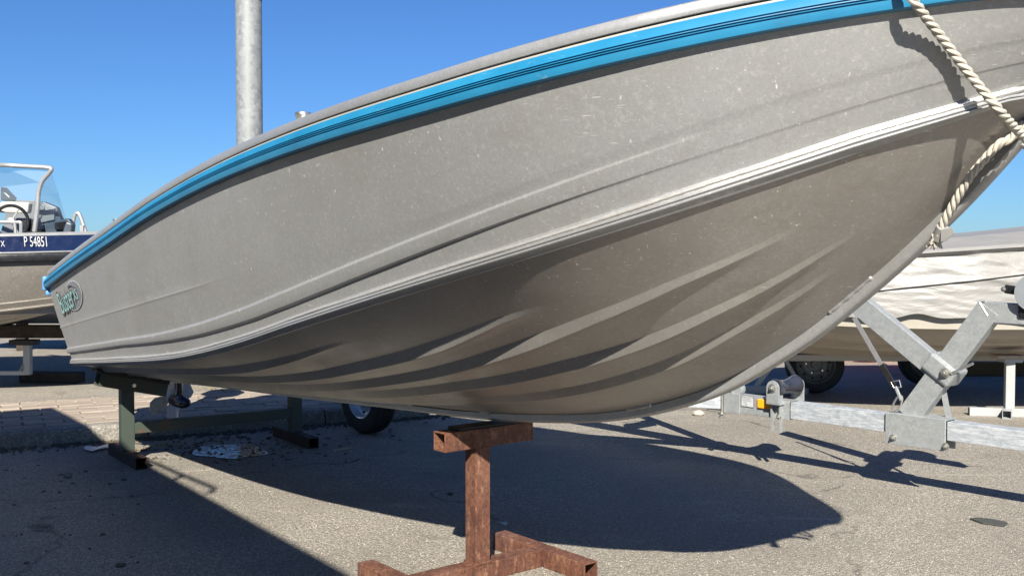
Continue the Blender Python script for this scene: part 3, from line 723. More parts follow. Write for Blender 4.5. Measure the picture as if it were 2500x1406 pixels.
sk = MB(); sk.add([P0 + aft * x + Vector(HN) * s + Vector((0, 0, z)) for s in (-.005, .005) for x, z in ((-.02, -.02), (.05, -.02), (.03, -.11), (.005, -.115))], [(0, 1, 2, 3), (7, 6, 5, 4), (0, 4, 5, 1), (1, 5, 6, 2), (2, 6, 7, 3), (3, 7, 4, 0)]); sk.build('skeg', M['prop_grey'], ob, bevel=.003)
hub = P0 + aft * .11
pr = MB().lathe([(0, -.035), (.026, -.035), (.027, .02), (.02, .045), (0, .046)], hub, aft, 20).build('propeller', M['prop_grey'], ob, True, angle=40)
e1 = Vector(HN); e2 = Vector((0, 0, 1))
for k in range(4):
    a = R((203, 118, 32, 282)[k]); rd = e1 * math.cos(a) + e2 * math.sin(a); tg = e1 * -math.sin(a) + e2 * math.cos(a)
    outl = [(.02, -.02), (.05, -.042), (.085, -.052), (.115, -.040), (.128, 0), (.115, .040), (.085, .055), (.05, .044), (.02, .02)]
    bl = MB(); top_ = [hub + rd * r_ + tg * s_ + aft * (s_ * .55) for r_, s_ in outl]; bot_ = [p + aft * .004 for p in top_]
    n_ = len(outl); bl.add(top_ + bot_, [tuple(range(n_)), tuple(range(2 * n_ - 1, n_ - 1, -1))] + [(i, (i + 1) % n_, n_ + (i + 1) % n_, n_ + i) for i in range(n_)])
    bl.build('blade', M['prop_grey'], pr)
hd = Vector(W((-2.86, 0, .93)))
MB().beam(hd + Vector((0, 0, -.52)), hd + Vector((0, 0, -.05)), .07, .13, HU).build('mid_section', M['dark_metal'], ob, bevel=.02)
MB().box(hd + Vector((0, 0, .06)), (.13, .09, .09), (Vector(HU), Vector(HN), Vector((0, 0, 1)))).build('cowling', M['dark_metal'], ob, bevel=.05)

def cp(u, v, off):                                # pixel ray meets the plane a given distance to starboard of the centreline
    r_ = ray(u, v); hn = Vector(HN); C_ = Vector(HC) - hn * off; t = C_.dot(hn) / Vector((r_.x, r_.y, 0)).dot(hn); return Vector((0, 0, 1)) + r_ * t

# ------------------------------------------------------------------ mooring rope: three laid strands
def smooth_path(pts, n=10):
    P = [Vector(p) for p in pts]; out = []
    for i in range(len(P) - 1):
        p0 = P[max(i - 1, 0)]; p1 = P[i]; p2 = P[i + 1]; p3 = P[min(i + 2, len(P) - 1)]
        for k in range(n):
            t = k / n; out.append(.5 * ((2 * p1) + (-p0 + p2) * t + (2 * p0 - 5 * p1 + 4 * p2 - p3) * t * t + (-p0 + 3 * p1 - 3 * p2 + p3) * t ** 3))
    out.append(P[-1]); return out
def resample(P, step):
    d = [0]
    for a, b in zip(P[:-1], P[1:]): d.append(d[-1] + (b - a).length)
    n = max(int(d[-1] / step), 4); out = []; j = 0
    for i in range(n + 1):
        s = d[-1] * i / n
        while j < len(d) - 2 and d[j + 1] < s: j += 1
        out.append(P[j].lerp(P[j + 1], (s - d[j]) / max(d[j + 1] - d[j], 1e-9)))
    return out, d[-1]
rope = empty('mooring_rope', tuple(at(2225, 0, 1.58)), 0, 'white twisted mooring rope hanging over the blue rail and knotted through the bow eye', 'rope')
def laid(ctrl, r=.0082, pitch=.050, name='strand'):
    P, L = resample(smooth_path(ctrl), .0022); fr = []; prev = None
    for i, p in enumerate(P):
        d = (P[min(i + 1, len(P) - 1)] - P[max(i - 1, 0)]).normalized()
        x = d.orthogonal().normalized() if prev is None else (prev - d * prev.dot(d)).normalized(); prev = x; fr.append((x, d.cross(x)))
    ds = L / (len(P) - 1)
    for k in range(3):
        st = []
        for i, p in enumerate(P):
            a = 2 * math.pi * (k / 3 - i * ds / pitch); x, y = fr[i]; st.append(p + (x * math.cos(a) + y * math.sin(a)) * r * .52)
        MB().tube(st, r * .54, 8).build(name, M['rope'], rope, True)
laid([cp(2150, -130, .33), cp(2190, -60, .34), cp(2225, -5, .338), cp(2262, 45, .30), cp(2302, 97, .262), cp(2352, 163, .222), cp(2402, 225, .19), cp(2440, 270, .165), cp(2468, 302, .12), cp(2495, 330, .07), cp(2520, 352, .04), cp(2550, 380, .02)])
laid([cp(2535, 290, .0), cp(2500, 303, .04), cp(2468, 338, .05), cp(2440, 352, .06), cp(2405, 388, .062), cp(2370, 430, .058), cp(2340, 478, .052), cp(2316, 520, .046), cp(2298, 555, .040), cp(2291, 572, .036)])
# tape and frayed end
tp = [cp(2303, 556, .042), cp(2292, 578, .036)]
tpd = (tp[1] - tp[0]).normalized()
t_o = MB().cyl(tp[0], tp[1] + tpd * .006, .0135, .0125, 18).build('tape', M['tape'], rope, True, angle=50)
tl_ = [cp(2297, 561, .055), cp(2324, 556, .05), cp(2330, 570, .045), cp(2307, 590, .045), cp(2297, 590, .048)]; MB().add(tl_ + [q + Vector(HN) * .0015 for q in tl_], [(0, 1, 2, 3, 4), (9, 8, 7, 6, 5)] + [(i, (i + 1) % 5, 5 + (i + 1) % 5, 5 + i) for i in range(5)]).build('tape_tail', M['tape'], t_o)
fr_ = MB(); e0 = cp(2288, 586, .034)
for i in range(46):
    d = (tpd + Vector((random.uniform(-.5, .5), random.uniform(-.5, .5), random.uniform(-.5, .5)))).normalized(); b_ = e0 + Vector((random.uniform(-.009, .009), random.uniform(-.009, .009), random.uniform(-.002, .004)))
    fr_.tube([b_ - d * .012, b_ + d * .006, b_ + d * random.uniform(.012, .018) + Vector((random.uniform(-.005, .005), 0, random.uniform(-.004, .004)))], [.0028, .0027, .0016], 5)
fr_.build('frayed_end', M['rope'], rope, True)

# ------------------------------------------------------------------ rusty stand
rs = empty('rusty_boat_stand', (-.105, 3.11, 0), 0, 'rusty square-tube stand with a T-shaped top under the keel and H-shaped foot', 'boat stand')
A39 = R(39); bd_ = Vector((math.cos(A39), math.sin(A39), 0)); fd_ = Vector((math.sin(A39), -math.cos(A39), 0)); cS = Vector((-.105, 3.11, 0)); tw = .056
MB().beam(cS - bd_ * .235 + Vector((0, 0, tw / 2)), cS + bd_ * .235 + Vector((0, 0, tw / 2)), tw, tw, hollow=.005).build('base_bar', M['rust'], rs, bevel=.004)
for s in (-1, 1):
    c_ = cS + bd_ * s * .263 + Vector((0, 0, tw / 2)); MB().beam(c_ - fd_ * .227, c_ + fd_ * .227, tw, tw, hollow=.005).build('foot_bar', M['rust'], rs, bevel=.004)
MB().beam(cS + Vector((0, 0, tw)), cS + Vector((0, 0, .412)), tw * .98, tw * .98, up=bd_, hollow=.005).build('post', M['rust'], rs, bevel=.004)
MB().beam(cS - bd_ * .143 + Vector((0, 0, .441)), cS + bd_ * .197 + Vector((0, 0, .441)), .060, .058, hollow=.0045).build('head_bar', M['rust'], rs, bevel=.004)
for z in (tw + .001, .411):
    wl = MB(); wl.tube([cS + (bd_ * a + fd_ * b_) * tw * .5 + Vector((0, 0, z)) for a, b_ in ((-1, -1), (1, -1), (1, 1), (-1, 1))], .005, 6, closed=True)
    wl.build('weld_bead', M['rust'], rs, True)
pad_mb = MB(); pad_mb.box(cS + Vector((.01, .015, .474)), (.105, .03, .004), (bd_, fd_, Vector((0, 0, 1))))
tag(pad_mb.build('rubber_pad', M['black_rubber'], None, bevel=.002), 'torn black rubber pad lying between the rusty stand and the keel', 'rubber pad')

# ------------------------------------------------------------------ green trestle at the stern
gt = empty('green_trestle', (-1.5, 5.15, 0), 0, 'dark green painted trestle with chipped rusty edges holding up the stern', 'trestle')
A36 = R(36); gd = Vector((math.cos(A36), math.sin(A36), 0)); gf = Vector((math.sin(A36), -math.cos(A36), 0))
PL = Vector((-1.853, 4.90, 0)); PR = PL + gd * .865
for nm_i, p in enumerate((PL, PR)):
    MB().beam(p - gf * .235 + Vector((0, 0, .0275)), p + gf * .235 + Vector((0, 0, .0275)), .055, .055, hollow=.004).build('foot_bar', M['shade_rust'], gt, bevel=.003)
    MB().beam(p + Vector((0, 0, .055)), p + Vector((0, 0, .36)), .055, .060, up=gd, hollow=.004).build('post', M['green'], gt, bevel=.004)
MB().beam(PL + gd * .03 + Vector((0, 0, .158)), PR - gd * .03 + Vector((0, 0, .158)), .05, .052).build('cross_bar', M['green'], gt, bevel=.003)
for sgn, p in ((1, PL), (-1, PR)):
    fwd = -gf
    a = at(238, 925, 4.80) if sgn == 1 else p - gd * .18 + Vector((0, 0, .34)); b_ = at(402, 952, 5.02) if sgn == 1 else p + gd * .18 + Vector((0, 0, .41))
    cr = MB(); cr.beam(a, b_, .062, .062, hollow=.004); o = cr.build('pivoting_cradle', M['green'], gt, bevel=.003)
    u_ = Vector((0, 0, 1)); MB().beam(a + u_ * .040 - (b_ - a).normalized() * .015, b_ + u_ * .040 + (b_ - a).normalized() * .012, .075, .018).build('rubber_cushion', M['black_rubber'], gt, bevel=.004)
    mid_ = (a + b_) / 2; MB().cyl(mid_ + gf * .030, mid_ + gf * .042, .010, .009, 12).build('bolt', M['zinc_bolt'], gt)

# ------------------------------------------------------------------ pole
pole = empty('galvanised_pole', tuple(at(610, 900, 7.6).xy) + (0,), 0, 'tall round galvanised steel pole with mottled spangle rising behind the boat', 'pole')
pc = at(611, 500, 7.6); pr_ = 31.3 * 7.6 / F
pz = at(611, 2, 7.6).z
MB().lathe([(pr_, KZ), (pr_, pz - .01), (pr_ * .97, pz)], (pc.x, pc.y, 0), (0, 0, 1), 40).build('shaft', M['galv_pole'], pole, True, angle=40)
MB().lathe([(0, .035), (pr_ * .8, .03), (pr_ * 1.02, .012), (pr_ * 1.02, -.002)], (pc.x, pc.y, pz), (0, 0, 1), 40).build('cap', M['galv'], pole, True, angle=40)

# ------------------------------------------------------------------ wheels
def wheel(parent, c, axis, Rr, w, rimr, rim_mat, holes=8):
    c = Vector(c); axis = Vector(axis).normalized(); h = w / 2
    prof = [(rimr * .96, -h * .75), (rimr * 1.02, -h * .9), (Rr * .80, -h), (Rr * .93, -h * .93), (Rr * .985, -h * .72), (Rr, -h * .5)]
    for g_ in (-.42, -.14, .14, .42): prof += [(Rr, h * (g_ - .06)), (Rr - .006, h * (g_ - .05)), (Rr - .006, h * (g_ + .05)), (Rr, h * (g_ + .06))]
    prof += [(Rr, h * .5), (Rr * .985, h * .72), (Rr * .93, h * .93), (Rr * .80, h), (rimr * 1.02, h * .9), (rimr * .96, h * .75)]
    wh = MB().lathe(prof, c, axis, 48, True).build('tyre', M['tyre'], parent, True, angle=28)
    rp = [(rimr * 1.03, h * .88), (rimr * 1.0, h * .93), (rimr * .95, h * .86), (rimr * .90, h * .55), (rimr * .86, h * .42), (rimr * .74, h * .30), (rimr * .66, h * .40), (rimr * .58, h * .46), (rimr * .40, h * .45), (rimr * .36, h * .36), (rimr * .22, h * .36), (rimr * .19, h * .62), (0, h * .64)]
    rm = MB().lathe(rp, c, axis, 48).build('rim', rim_mat, parent, True, angle=25)
    MB().lathe([(rimr * 1.0, -h * .8), (rimr * .9, -h * .5), (0, -h * .5)], c, axis, 32).build('rim_back', M['dark_hole'], parent, True)
    a = axis.orthogonal().normalized(); b_ = axis.cross(a)
    hl = MB(); nt_ = MB()
    for i in range(holes):
        t = 2 * math.pi * i / holes; q = c + (a * math.cos(t) + b_ * math.sin(t)) * rimr * .76 + axis * (h * .345); hl.cyl(q - axis * .002, q + axis * .003, rimr * .065, rimr * .065, 10)
    for i in range(5):
        t = 2 * math.pi * i / 5 + .4; q = c + (a * math.cos(t) + b_ * math.sin(t)) * rimr * .48 + axis * (h * .46); nt_.cyl(q, q + axis * .012, rimr * .05, rimr * .045, 6)
    tag(hl.build('rim_holes', M['dark_hole'], rm), kind='stuff'); tag(nt_.build('wheel_nuts', M['zinc_bolt'], rm), kind='stuff')

# ------------------------------------------------------------------ empty galvanised boat trailer
TA = -R(48.2)
TD = Vector((math.cos(TA), math.sin(TA), 0)); TN = Vector((math.sin(-TA), math.cos(TA), 0))     # forward along the bar, away from the camera
TP = Vector((1.572, 4.26, 0))
def tb(u, v, off=0.0):                             # point on the vertical plane of the bar's camera-side face
    r = ray(u, v); C_ = TP + TN * off; t = C_.dot(TN) / Vector((r.x, r.y, 0)).dot(TN); P = Vector((0, 0, 1)) + r * t; return P
def tpnt(a, b, z): return TP + TD * a + TN * b + Vector((0, 0, z))
trl = empty('boat_trailer', tuple(TP), 0, 'empty galvanised boat trailer with winch post and amber reflector, its tongue pointing right', 'trailer')
bw = .075; zt = .327; zb = .252; off = bw / 2
MB().beam(tpnt(-.47, off, (zt + zb) / 2), tpnt(-.003, off, (zt + zb) / 2), bw, zt - zb, hollow=.004).build('drawbar', M['galv_white'], trl, bevel=.006)
MB().beam(tpnt(.251, off, (zt + zb) / 2), tpnt(2.2, off, (zt + zb) / 2), bw, zt - zb, hollow=.004).build('drawbar', M['galv_white'], trl, bevel=.006)
zt2, zb2 = .330, .245
MB().beam(tpnt(-1.9, off, (zt2 + zb2) / 2), tpnt(-.475, off, (zt2 + zb2) / 2), bw, zt2 - zb2, hollow=.004).build('drawbar', M['galv'], trl, bevel=.006)
# big clamp plate round the bar
cp = MB()
for b_ in (-.008, bw + .004): cp.box(tpnt(.122, b_ , .272), (.128, .004, .064), (TD, TN, Vector((0, 0, 1))))
cp.box(tpnt(.122, off, zt + .006), (.128, bw / 2 + .008, .004), (TD, TN, Vector((0, 0, 1))))
cp.build('clamp_plate', M['galv'], trl, bevel=.002)
def bolt(p, ax, r=.009, L=.012, parent=trl):
    ax = Vector(ax).normalized(); mb = MB(); mb.cyl(p, p + ax * .003, r * 1.6, r * 1.6, 18); mb.cyl(p + ax * .003, p + ax * L, r, r, 6); mb.cyl(p + ax * L, p + ax * (L + .008), r * .5, r * .5, 10); return mb.build('bolt', M['zinc_bolt'], parent)
for u, v in ((2181, 1068), (2309, 1089)): bolt(tb(u, v, -.012), -TN)
# winch post: lower slanted limb, clamp, upper limb, diagonal strut
def limb(pa, pb, w, mat, name, b0=.0, t=.055, hollow=.004):
    A_ = tb(*pa, b0); B_ = tb(*pb, b0); A_ = A_ + TN * t / 2; B_ = B_ + TN * t / 2
    return MB().beam(A_, B_, t, w, up=TN.cross((B_ - A_).normalized()), hollow=hollow).build(name, mat, trl, bevel=.005)
limb((2214, 1018), (2414, 752), .094, M['galv'], 'winch_post', .012, .055)
limb((2402, 762), (2640, 775), .078, M['galv'], 'winch_arm', .013, .05)
limb((2055, 712), (2300, 915), .090, M['galv'], 'bow_stop_arm', .075, .05)
wm = MB(); wm.tube([tb(2392, 739, .013), tb(2411, 770, .013)], .0035, 6); wm.build('weld_bead', M['weld'], trl)
# clamp block where limbs cross
ck = MB(); A_, B_ = tb(2268, 885, -.002), tb(2318, 925, -.002); d_ = (B_ - A_).normalized(); up2 = TN.cross(d_)
ck.box((A_ + B_) / 2 + TN * .056 - d_ * .006, ((B_ - A_).length / 2 + .016, .056, .041), (d_, TN, up2)); ck.build('clamp_block', M['galv'], trl, bevel=.012)
bolt(tb(2307, 910, -.008), -TN, .012, .014)
p = tb(2316, 916, .0); MB().cyl(tb(2322, 912, -.004), tb(2376, 887, -.004), .0055, .0055, 12).build('clamp_handle', M['zinc_bolt'], trl, True)
# thin brace
MB().beam(tb(2298, 925, .07), tb(2318, 1030, .05), .022, .006, up=TN).build('brace', M['galv'], trl)
# strap with hook and ring
s0, s1 = tb(2085, 775, .02), tb(2160, 905, .01); sd_ = (s1 - s0).normalized()
MB().beam(s0, s1, .003, .020, up=TN.cross(sd_)).build('strap', M['strap'], trl)
MB().beam(tb(2152, 890, .006), tb(2182, 942, .006), .009, .024, up=TN.cross(sd_)).build('stitched_strap_end', M['black_rubber'], trl)
hk = MB(); hk.tube([tb(2176, 932, .004), tb(2196, 928, .004), tb(2200, 944, .004), tb(2184, 948, .004)], .003, 8, closed=True); hk.build('buckle', M['zinc_bolt'], trl, True)
MB().beam(tb(2186, 943, .004), tb(2201, 978, .004), .010, .013, up=TN.cross(sd_)).build('snap_hook', M['galv'], trl, bevel=.003)
rg = []
for i in range(24):
    a = 2 * math.pi * i / 24; x = math.cos(a) * 8.5; y = math.sin(a) * 21; th = R(25); rg.append(tb(2191 + x * math.cos(th) - y * math.sin(th), 985 + x * math.sin(th) + y * math.cos(th), .004))
MB().tube(rg, .0042, 8, closed=True).build('hook_ring', M['zinc_bolt'], trl, True)
# winch: strap arm, drum, black body
MB().beam(tb(2452, 705, .02), tb(2500, 712, .02), .012, .034, up=TN.cross(TD)).build('winch_handle', M['black_plastic'], trl, bevel=.008)
bolt(tb(2450, 706, .012), -TN, .006, .006)
MB().cyl(tb(2528, 715, .0), tb(2528, 715, .07), .072, .072, 28).build('winch_drum', M['console_grey'], trl, True, angle=40)
MB().box(tb(2528, 745, .04), (.05, .04, .05), (TD, TN, Vector((0, 0, 1)))).build('winch_body', M['black_plastic'], trl, bevel=.01)
# keel roller in its bracket
def keel_roller(u, v, ub, vb):
    q = tb(u, v, -.04); r_ = empty('keel_roller', (0, 0, 0)); r_.parent = trl; r_.location = (Vector((0, 0, 0))); r_.matrix_parent_inverse = Matrix.Identity(4)
    r_.location = Vector((0, 0, 0)); ax = TN
    bpy.context.view_layer.update()
    prof = [(.0, .012), (.036, .012), (.040, .022), (.034, .032), (.033, .06), (.030, .09), (.034, .13), (.043, .165), (.046, .178), (.040, .186), (0, .186)]
    ro = MB().lathe(prof, q, ax, 32).build('roller_drum', M['roller'], r_, True, angle=50)
    br = MB()
    for s_ in (-.006, .196):
        c_ = q + ax * s_
        ring = [c_ + TD * (.034 * math.cos(R(a))) + Vector((0, 0, .034 * math.sin(R(a)))) for a in range(0, 181, 15)] + [c_ + TD * -.034 + Vector((0, 0, -.075)), c_ + TD * .034 + Vector((0, 0, -.075))]
        n_ = len(ring); br.add(ring + [x + ax * .006 for x in ring], [tuple(range(n_)), tuple(range(2 * n_ - 1, n_ - 1, -1))] + [(i, (i + 1) % n_, n_ + (i + 1) % n_, n_ + i) for i in range(n_)])
    br.box(q + ax * .098 + Vector((0, 0, -.073)), (.034, .104, .003), (TD, ax, Vector((0, 0, 1))))
    br.build('roller_bracket', M['galv'], r_, bevel=.0015)
    bolt(q - ax * .008, -ax, .012, .012, r_)
    return q
q1 = keel_roller(1888, 947, 0, 0)
for dx in (-.022, .022):
    ub_ = MB(); ub_.box(tpnt((q1 - TP).dot(TD) + dx, -.012, .27), (.003, .012, .085), (TD, TN, Vector((0, 0, 1)))); ub_.build('roller_mount', M['galv'], trl)
bolt(tb(1902, 1017, -.02), -TN, .008, .01)
# rating label, reflector, jaw at the front cross member
lc = tb(1825, 979, -.0025); MB().box(lc, (.034, .0006, .026), (TD, TN, Vector((0, 0, 1)))).build('rating_label', M['sticker'], trl)
for i, (tx, sz) in enumerate((('BALEX GROUP OY', .0078), ('27 72C MO 0042', .0066), ('YXE10200C00012345', .0058), ('750 kg', .006), ('1 - 75 kg', .006), ('2 - 750 kg', .006))):
    place_text(tx, sz, lc + TD * (-.030 + (.006 if i > 2 else 0)) - TN * .001 + Vector((0, 0, .016 - i * .0078)), TD, Vector((0, 0, 1)), M['ink'], trl, lift=.0003)
fm = MB()
for x0, x1, z0, z1 in ((-.034, .034, .0255, .0265), (-.034, .034, -.0265, -.0255), (-.0345, -.0335, -.026, .026), (.0335, .0345, -.026, .026)):
    fm.box(lc + TD * (x0 + x1) / 2 + Vector((0, 0, (z0 + z1) / 2)) - TN * .001, ((x1 - x0) / 2, .0006, (z1 - z0) / 2), (TD, TN, Vector((0, 0, 1))))
fm.build('label_border', M['ink'], trl)
place_text('OY 358 00', .0062, tb(1844, 991, -.002), Vector((0, 0, 1)), -TD, M['redpaint'], trl)
MB().box(tb(1867, 986, -.006), (.037, .006, .021), (TD, TN, Vector((0, 0, 1)))).build('reflector', M['amber'], trl, bevel=.003)
# front end fittings: U bolt, yoke plate, small roller, V arms
jx = (tb(1789, 975, 0) - TP).dot(TD)
yk = MB(); yk.box(tpnt(jx - .0, -.006, .288), (.045, .003, .048), (TD, TN, Vector((0, 0, 1)))); yk.build('yoke_plate', M['galv'], trl, bevel=.002)
ub = MB(); ub.cyl(tpnt(jx - .05, -.018, .37), tpnt(jx - .05, -.018, .215), .006, .006, 12); ub.cyl(tpnt(jx - .05, -.018, .232), tpnt(jx - .05, -.018, .238), .018, .018, 14); ub.cyl(tpnt(jx - .05, -.018, .215), tpnt(jx - .05, -.018, .226), .011, .011, 6); ub.build('u_bolt', M['zinc_bolt'], trl, True, angle=40)
MB().lathe([(0, -.02), (.03, -.02), (.034, 0), (.03, .02), (0, .02)], tpnt(jx + .0, .04, .352), TN, 20).build('small_roller', M['galv'], trl, True, angle=40)
V0 = jx - .06
for s_ in (-1, 1):
    MB().beam(tpnt(V0, off + s_ * .03, .29), tpnt(V0 - 1.25, off + s_ * .62, .29), .05, .07, hollow=.004).build('frame_arm', M['galv_white'], trl, bevel=.004)
    MB().beam(tpnt(V0 - 1.25, off + s_ * .62, .29), tpnt(V0 - 2.5, off + s_ * .62, .29), .05, .07, hollow=.004).build('side_rail', M['galv_white'], trl, bevel=.004)
q2 = keel_roller(1560, 860, 0, 0)
for a_ in (V0 - 1.25, V0 - 2.3): MB().beam(tpnt(a_, off - .6, .245), tpnt(a_, off + .6, .245), .05, .05, hollow=.004).build('cross_member', M['galv'], trl, bevel=.004)
wc = gz(884, 1058); al = (wc - TP).dot(TD)
MB().beam(tpnt(al, off - .76, .2), tpnt(al, off + .76, .2), .05, .05, hollow=.004).build('axle', M['galv'], trl)
for s_ in (-1, 1): 
    we = empty('wheel', (0, 0, 0)); we.parent = trl; bpy.context.view_layer.update()
    wheel(we, tpnt(al, off + s_ * .86, .205), TN * s_, .205, .125, .118, M['rim_blue'], 6)

# ------------------------------------------------------------------ tarpaulined boat at the right
cb = empty('covered_boat', (3.2, 6.6, 0), 0, 'taupe hulled boat under a white tarpaulin, standing behind the trailer', 'boat')
X0, X1 = .75, 6.2
def cov(x):                                        # (near chine Y, chine z, keel z, sheer z)
    t = (x - X0) / (X1 - X0); b_ = .78 * min(1, (max(t, 0) / .35)) ** .55
    return b_, t
rings = {'hull': [], 'rail1': [], 'rail2': []}
YC = 6.75
for i in range(61):
    x = X0 + (X1 - X0) * i / 60; b_, t = cov(x); rise = max(0, 1 - t / .3) ** 2 * .25
    prof = [(b_ * 1.04 + .05, .80 + rise * .4), (b_ * 1.03 + .04, .60 + rise * .5), (b_ * .99 + .02, .53 + rise), (b_ * .96 + .005, .50 + rise), (b_ * .80, .46 + rise), (b_ * .78, .445 + rise), (b_ * .55, .405 + rise), (b_ * .53, .39 + rise), (b_ * .2, .345 + rise), (.0, .315 + rise)]
    rings['hull'].append([Vector((x, YC - y, z)) for y, z in prof] + [Vector((x, YC + y, z)) for y, z in prof[::-1][1:]])
MB().sweep(rings['hull']).build('hull', M['gelcoat_tan'], cb, True, angle=18)
st = []
for i in range(61):
    x = X0 + (X1 - X0) * i / 60; b_, t = cov(x); st.append([Vector((x, YC - b_ * 1.04 - .052, z)) for z in (.56 + .1 * max(0, 1 - t / .3) ** 2, .86)])
MB().sweep(st).build('topside_band', M['gelcoat_cream'], cb, True)
MB().box((3.4, YC, .31), (2.2, .02, .02)).build('keel_strip', M['gelcoat_cream'], cb)
# tarpaulin: draped sheet with folds
tw_ = []; nx, ny = 300, 150
for i in range(nx + 1):
    x = X0 - .1 + (X1 - X0 + .2) * i / nx; b_, t = cov(max(x, X0 + .05)); row = []
    hem = .615 - .012 * math.sin(x * 9) - .010 * noise.noise(Vector((x * 6, 1, 0)))
    g_ = at(2238, 772, 5.9).x; hem += .045 * math.exp(-((x - g_) / .11) ** 2)
    hem += .012 * math.exp(-((x - at(2450, 780, 5.9).x) / .1) ** 2) 
    edge = 1.014 + .07 * (x - 2.43); ridge = 1.116 + .107 * (x - 2.8)
    prof = [(0, ridge), (b_ * .35, ridge - .012), (b_ * .78, (ridge + edge) / 2 + .03), (b_ * 1.03 + .07, edge + .006), (b_ * 1.04 + .082, edge - .012), (b_ * 1.03 + .055, edge - .035), (b_ * 1.04 + .09, edge - .19), (b_ * 1.04 + .095, .78), (b_ * 1.04 + .10, hem)]
    for j in range(ny + 1):
        f = j / ny * (len(prof) - 1); k = min(int(f), len(prof) - 2); w_ = f - k
        y = prof[k][0] + (prof[k + 1][0] - prof[k][0]) * w_; z = prof[k][1] + (prof[k + 1][1] - prof[k][1]) * w_
        a_ = noise.noise(Vector((x * 1.3 + z * 2.5, z * 6, 2.0))) * .012 + noise.noise(Vector((x * 3.4 - z * 9, z * 17, 5.0))) * .006 + noise.noise(Vector((x * 8 + z * 14, z * 36, 9.0))) * .0042 + noise.noise(Vector((x * 26 - z * 12, z * 60, 1.0))) * .002
        fold = .007 * math.exp(-(((z - .92) - .30 * (2.9 - x)) / .02) ** 2) + .005 * math.exp(-(((z - .80) - .22 * (3.0 - x)) / .015) ** 2)
        if j > 3: y += a_ + fold
        if k < 4: z += a_ * .3
        row.append(Vector((x, YC - y, z)))
    tw_.append(row)
back = [[Vector((p.x, 2 * YC - p.y, p.z)) for p in r_[::4]] for r_ in tw_[::2]]
tm = MB().sweep(tw_); tm.sweep(back)
tag(tm.build('tarpaulin', M['tarp'], None, True, angle=70), 'creased white tarpaulin draped over the taupe hulled boat', 'tarpaulin')
from mathutils.bvhtree import BVHTree
bv_ = BVHTree.FromPolygons([Vector(v) for v in tm.v], tm.f)
ln = []
for i_ in range(31):                               # the cord lies on the cloth
    u_ = 2140 + i_ * 13; p_ = at(u_, 716 - (u_ - 2150) * .124, 5.8); h_ = bv_.ray_cast(Vector((p_.x, 5.0, p_.z)), Vector((0, 1, 0)))
    if h_[0] is not None: ln.append(h_[0] - Vector((0, .003, 0)))
tag(MB().tube(ln, .0042, 6).build('tie_line', M['black_plastic'], None, True), 'thin black cord tied across the white tarpaulin', 'cord')

# pale stand under it
ps = empty('pale_stand', tuple(gz(2463, 1020)), 0, 'pale grey square-tube stand with crossed feet and a wooden pad, at the right edge', 'boat stand')
pb = gz(2463, 1016); A_ = Vector((math.cos(R(-12)), math.sin(R(-12)), 0)); B2 = Vector((A_.y, -A_.x, 0))
MB().beam(pb + Vector((0, 0, .05)), pb + Vector((0, 0, .335)), .052, .052, up=A_, hollow=.004).build('post', M['grey_paint'], ps, bevel=.004)
MB().beam(pb - A_ * .23 + Vector((0, 0, .025)), pb + A_ * .40 + Vector((0, 0, .025)), .05, .05, hollow=.004).build('foot_bar', M['grey_paint'], ps, bevel=.003)
MB().beam(pb + B2 * .115 - A_ * .04 + Vector((0, 0, .026)), pb - B2 * .3 + A_ * .08+ Vector((0, 0, .026)), .052, .052, hollow=.004).build('foot_bar', M['grey_paint'], ps, bevel=.003)
MB().box(pb + Vector((-.0, 0, .345)), (.055, .05, .010)).build('head_plate', M['grey_paint'], ps)
MB().box(pb + Vector((-.015, .0, .368)), (.085, .06, .011)).build('wooden_pad', M['palewood'], ps, bevel=.003)
# dark trestle seen under the keel, left of the wheel
dt = empty('dark_trestle', (2.05, 7.9, 0), 0, 'grey steel trestle in deep shade beneath the covered boat, left of the wheel', 'trestle')
t0 = gz(1908, 962)
MB().beam(t0 + Vector((0, 0, .03)), t0 + Vector((0, 0, .34)), .05, .05, hollow=.004).build('post', M['galv'], dt)
MB().beam(t0 + Vector((-.55, .05, .03)), t0 + Vector((.16, -.02, .03)), .05, .05, hollow=.004).build('foot_bar', M['galv'], dt)
MB().beam(t0 + Vector((-.18, .02, .05)), t0 + Vector((.0, .0, .30)), .03, .03).build('brace', M['galv'], dt)
MB().beam(t0 + Vector((.14, .02, .05)), t0 + Vector((.02, .0, .25)), .025, .025).build('brace', M['galv'], dt)
MB().box(t0 + Vector((0, 0, .355)), (.09, .05, .02)).build('head_plate', M['oldwood'], dt)
MB().beam(gz(1965, 961) + Vector((-.25, .1, .025)), gz(1965, 961) + Vector((0, -.08, .025)), .035, .045, hollow=.004).build('foot_bar', M['galv'], dt)
# tandem trailer behind
tt = empty('tandem_trailer', (2.4, 7.7, 0), 0, 'shaded twin-axle trailer with steel wheels behind the covered boat', 'trailer')
w1 = at(1988, 888, 7.35); w2 = at(2160, 893, 8.2); w2.z = w1.z
for w_ in (w1, Vector((w1.x + .95, w1.y + .35, w1.z))):
    we = empty('wheel', (0, 0, 0)); we.parent = tt; bpy.context.view_layer.update()
    wheel(we, w_, (-.12, -1, 0), w1.z, .15, w1.z * .66, M['rim'], 10)
MB().beam(w1 + Vector((-.6, .15, .12)), w1 + Vector((1.9, .5, .12)), .05, .09).build('side_rail', M['galv'], tt, bevel=.004)
MB().beam(w1 + Vector((0, .0, 0)), w1 + Vector((.3, 1.5, 0)), .05, .05).build('axle', M['galv'], tt)
MB().beam(w1 + Vector((.95, .35, 0)), w1 + Vector((1.2, 1.8, 0)), .05, .05).build('axle', M['galv'], tt)
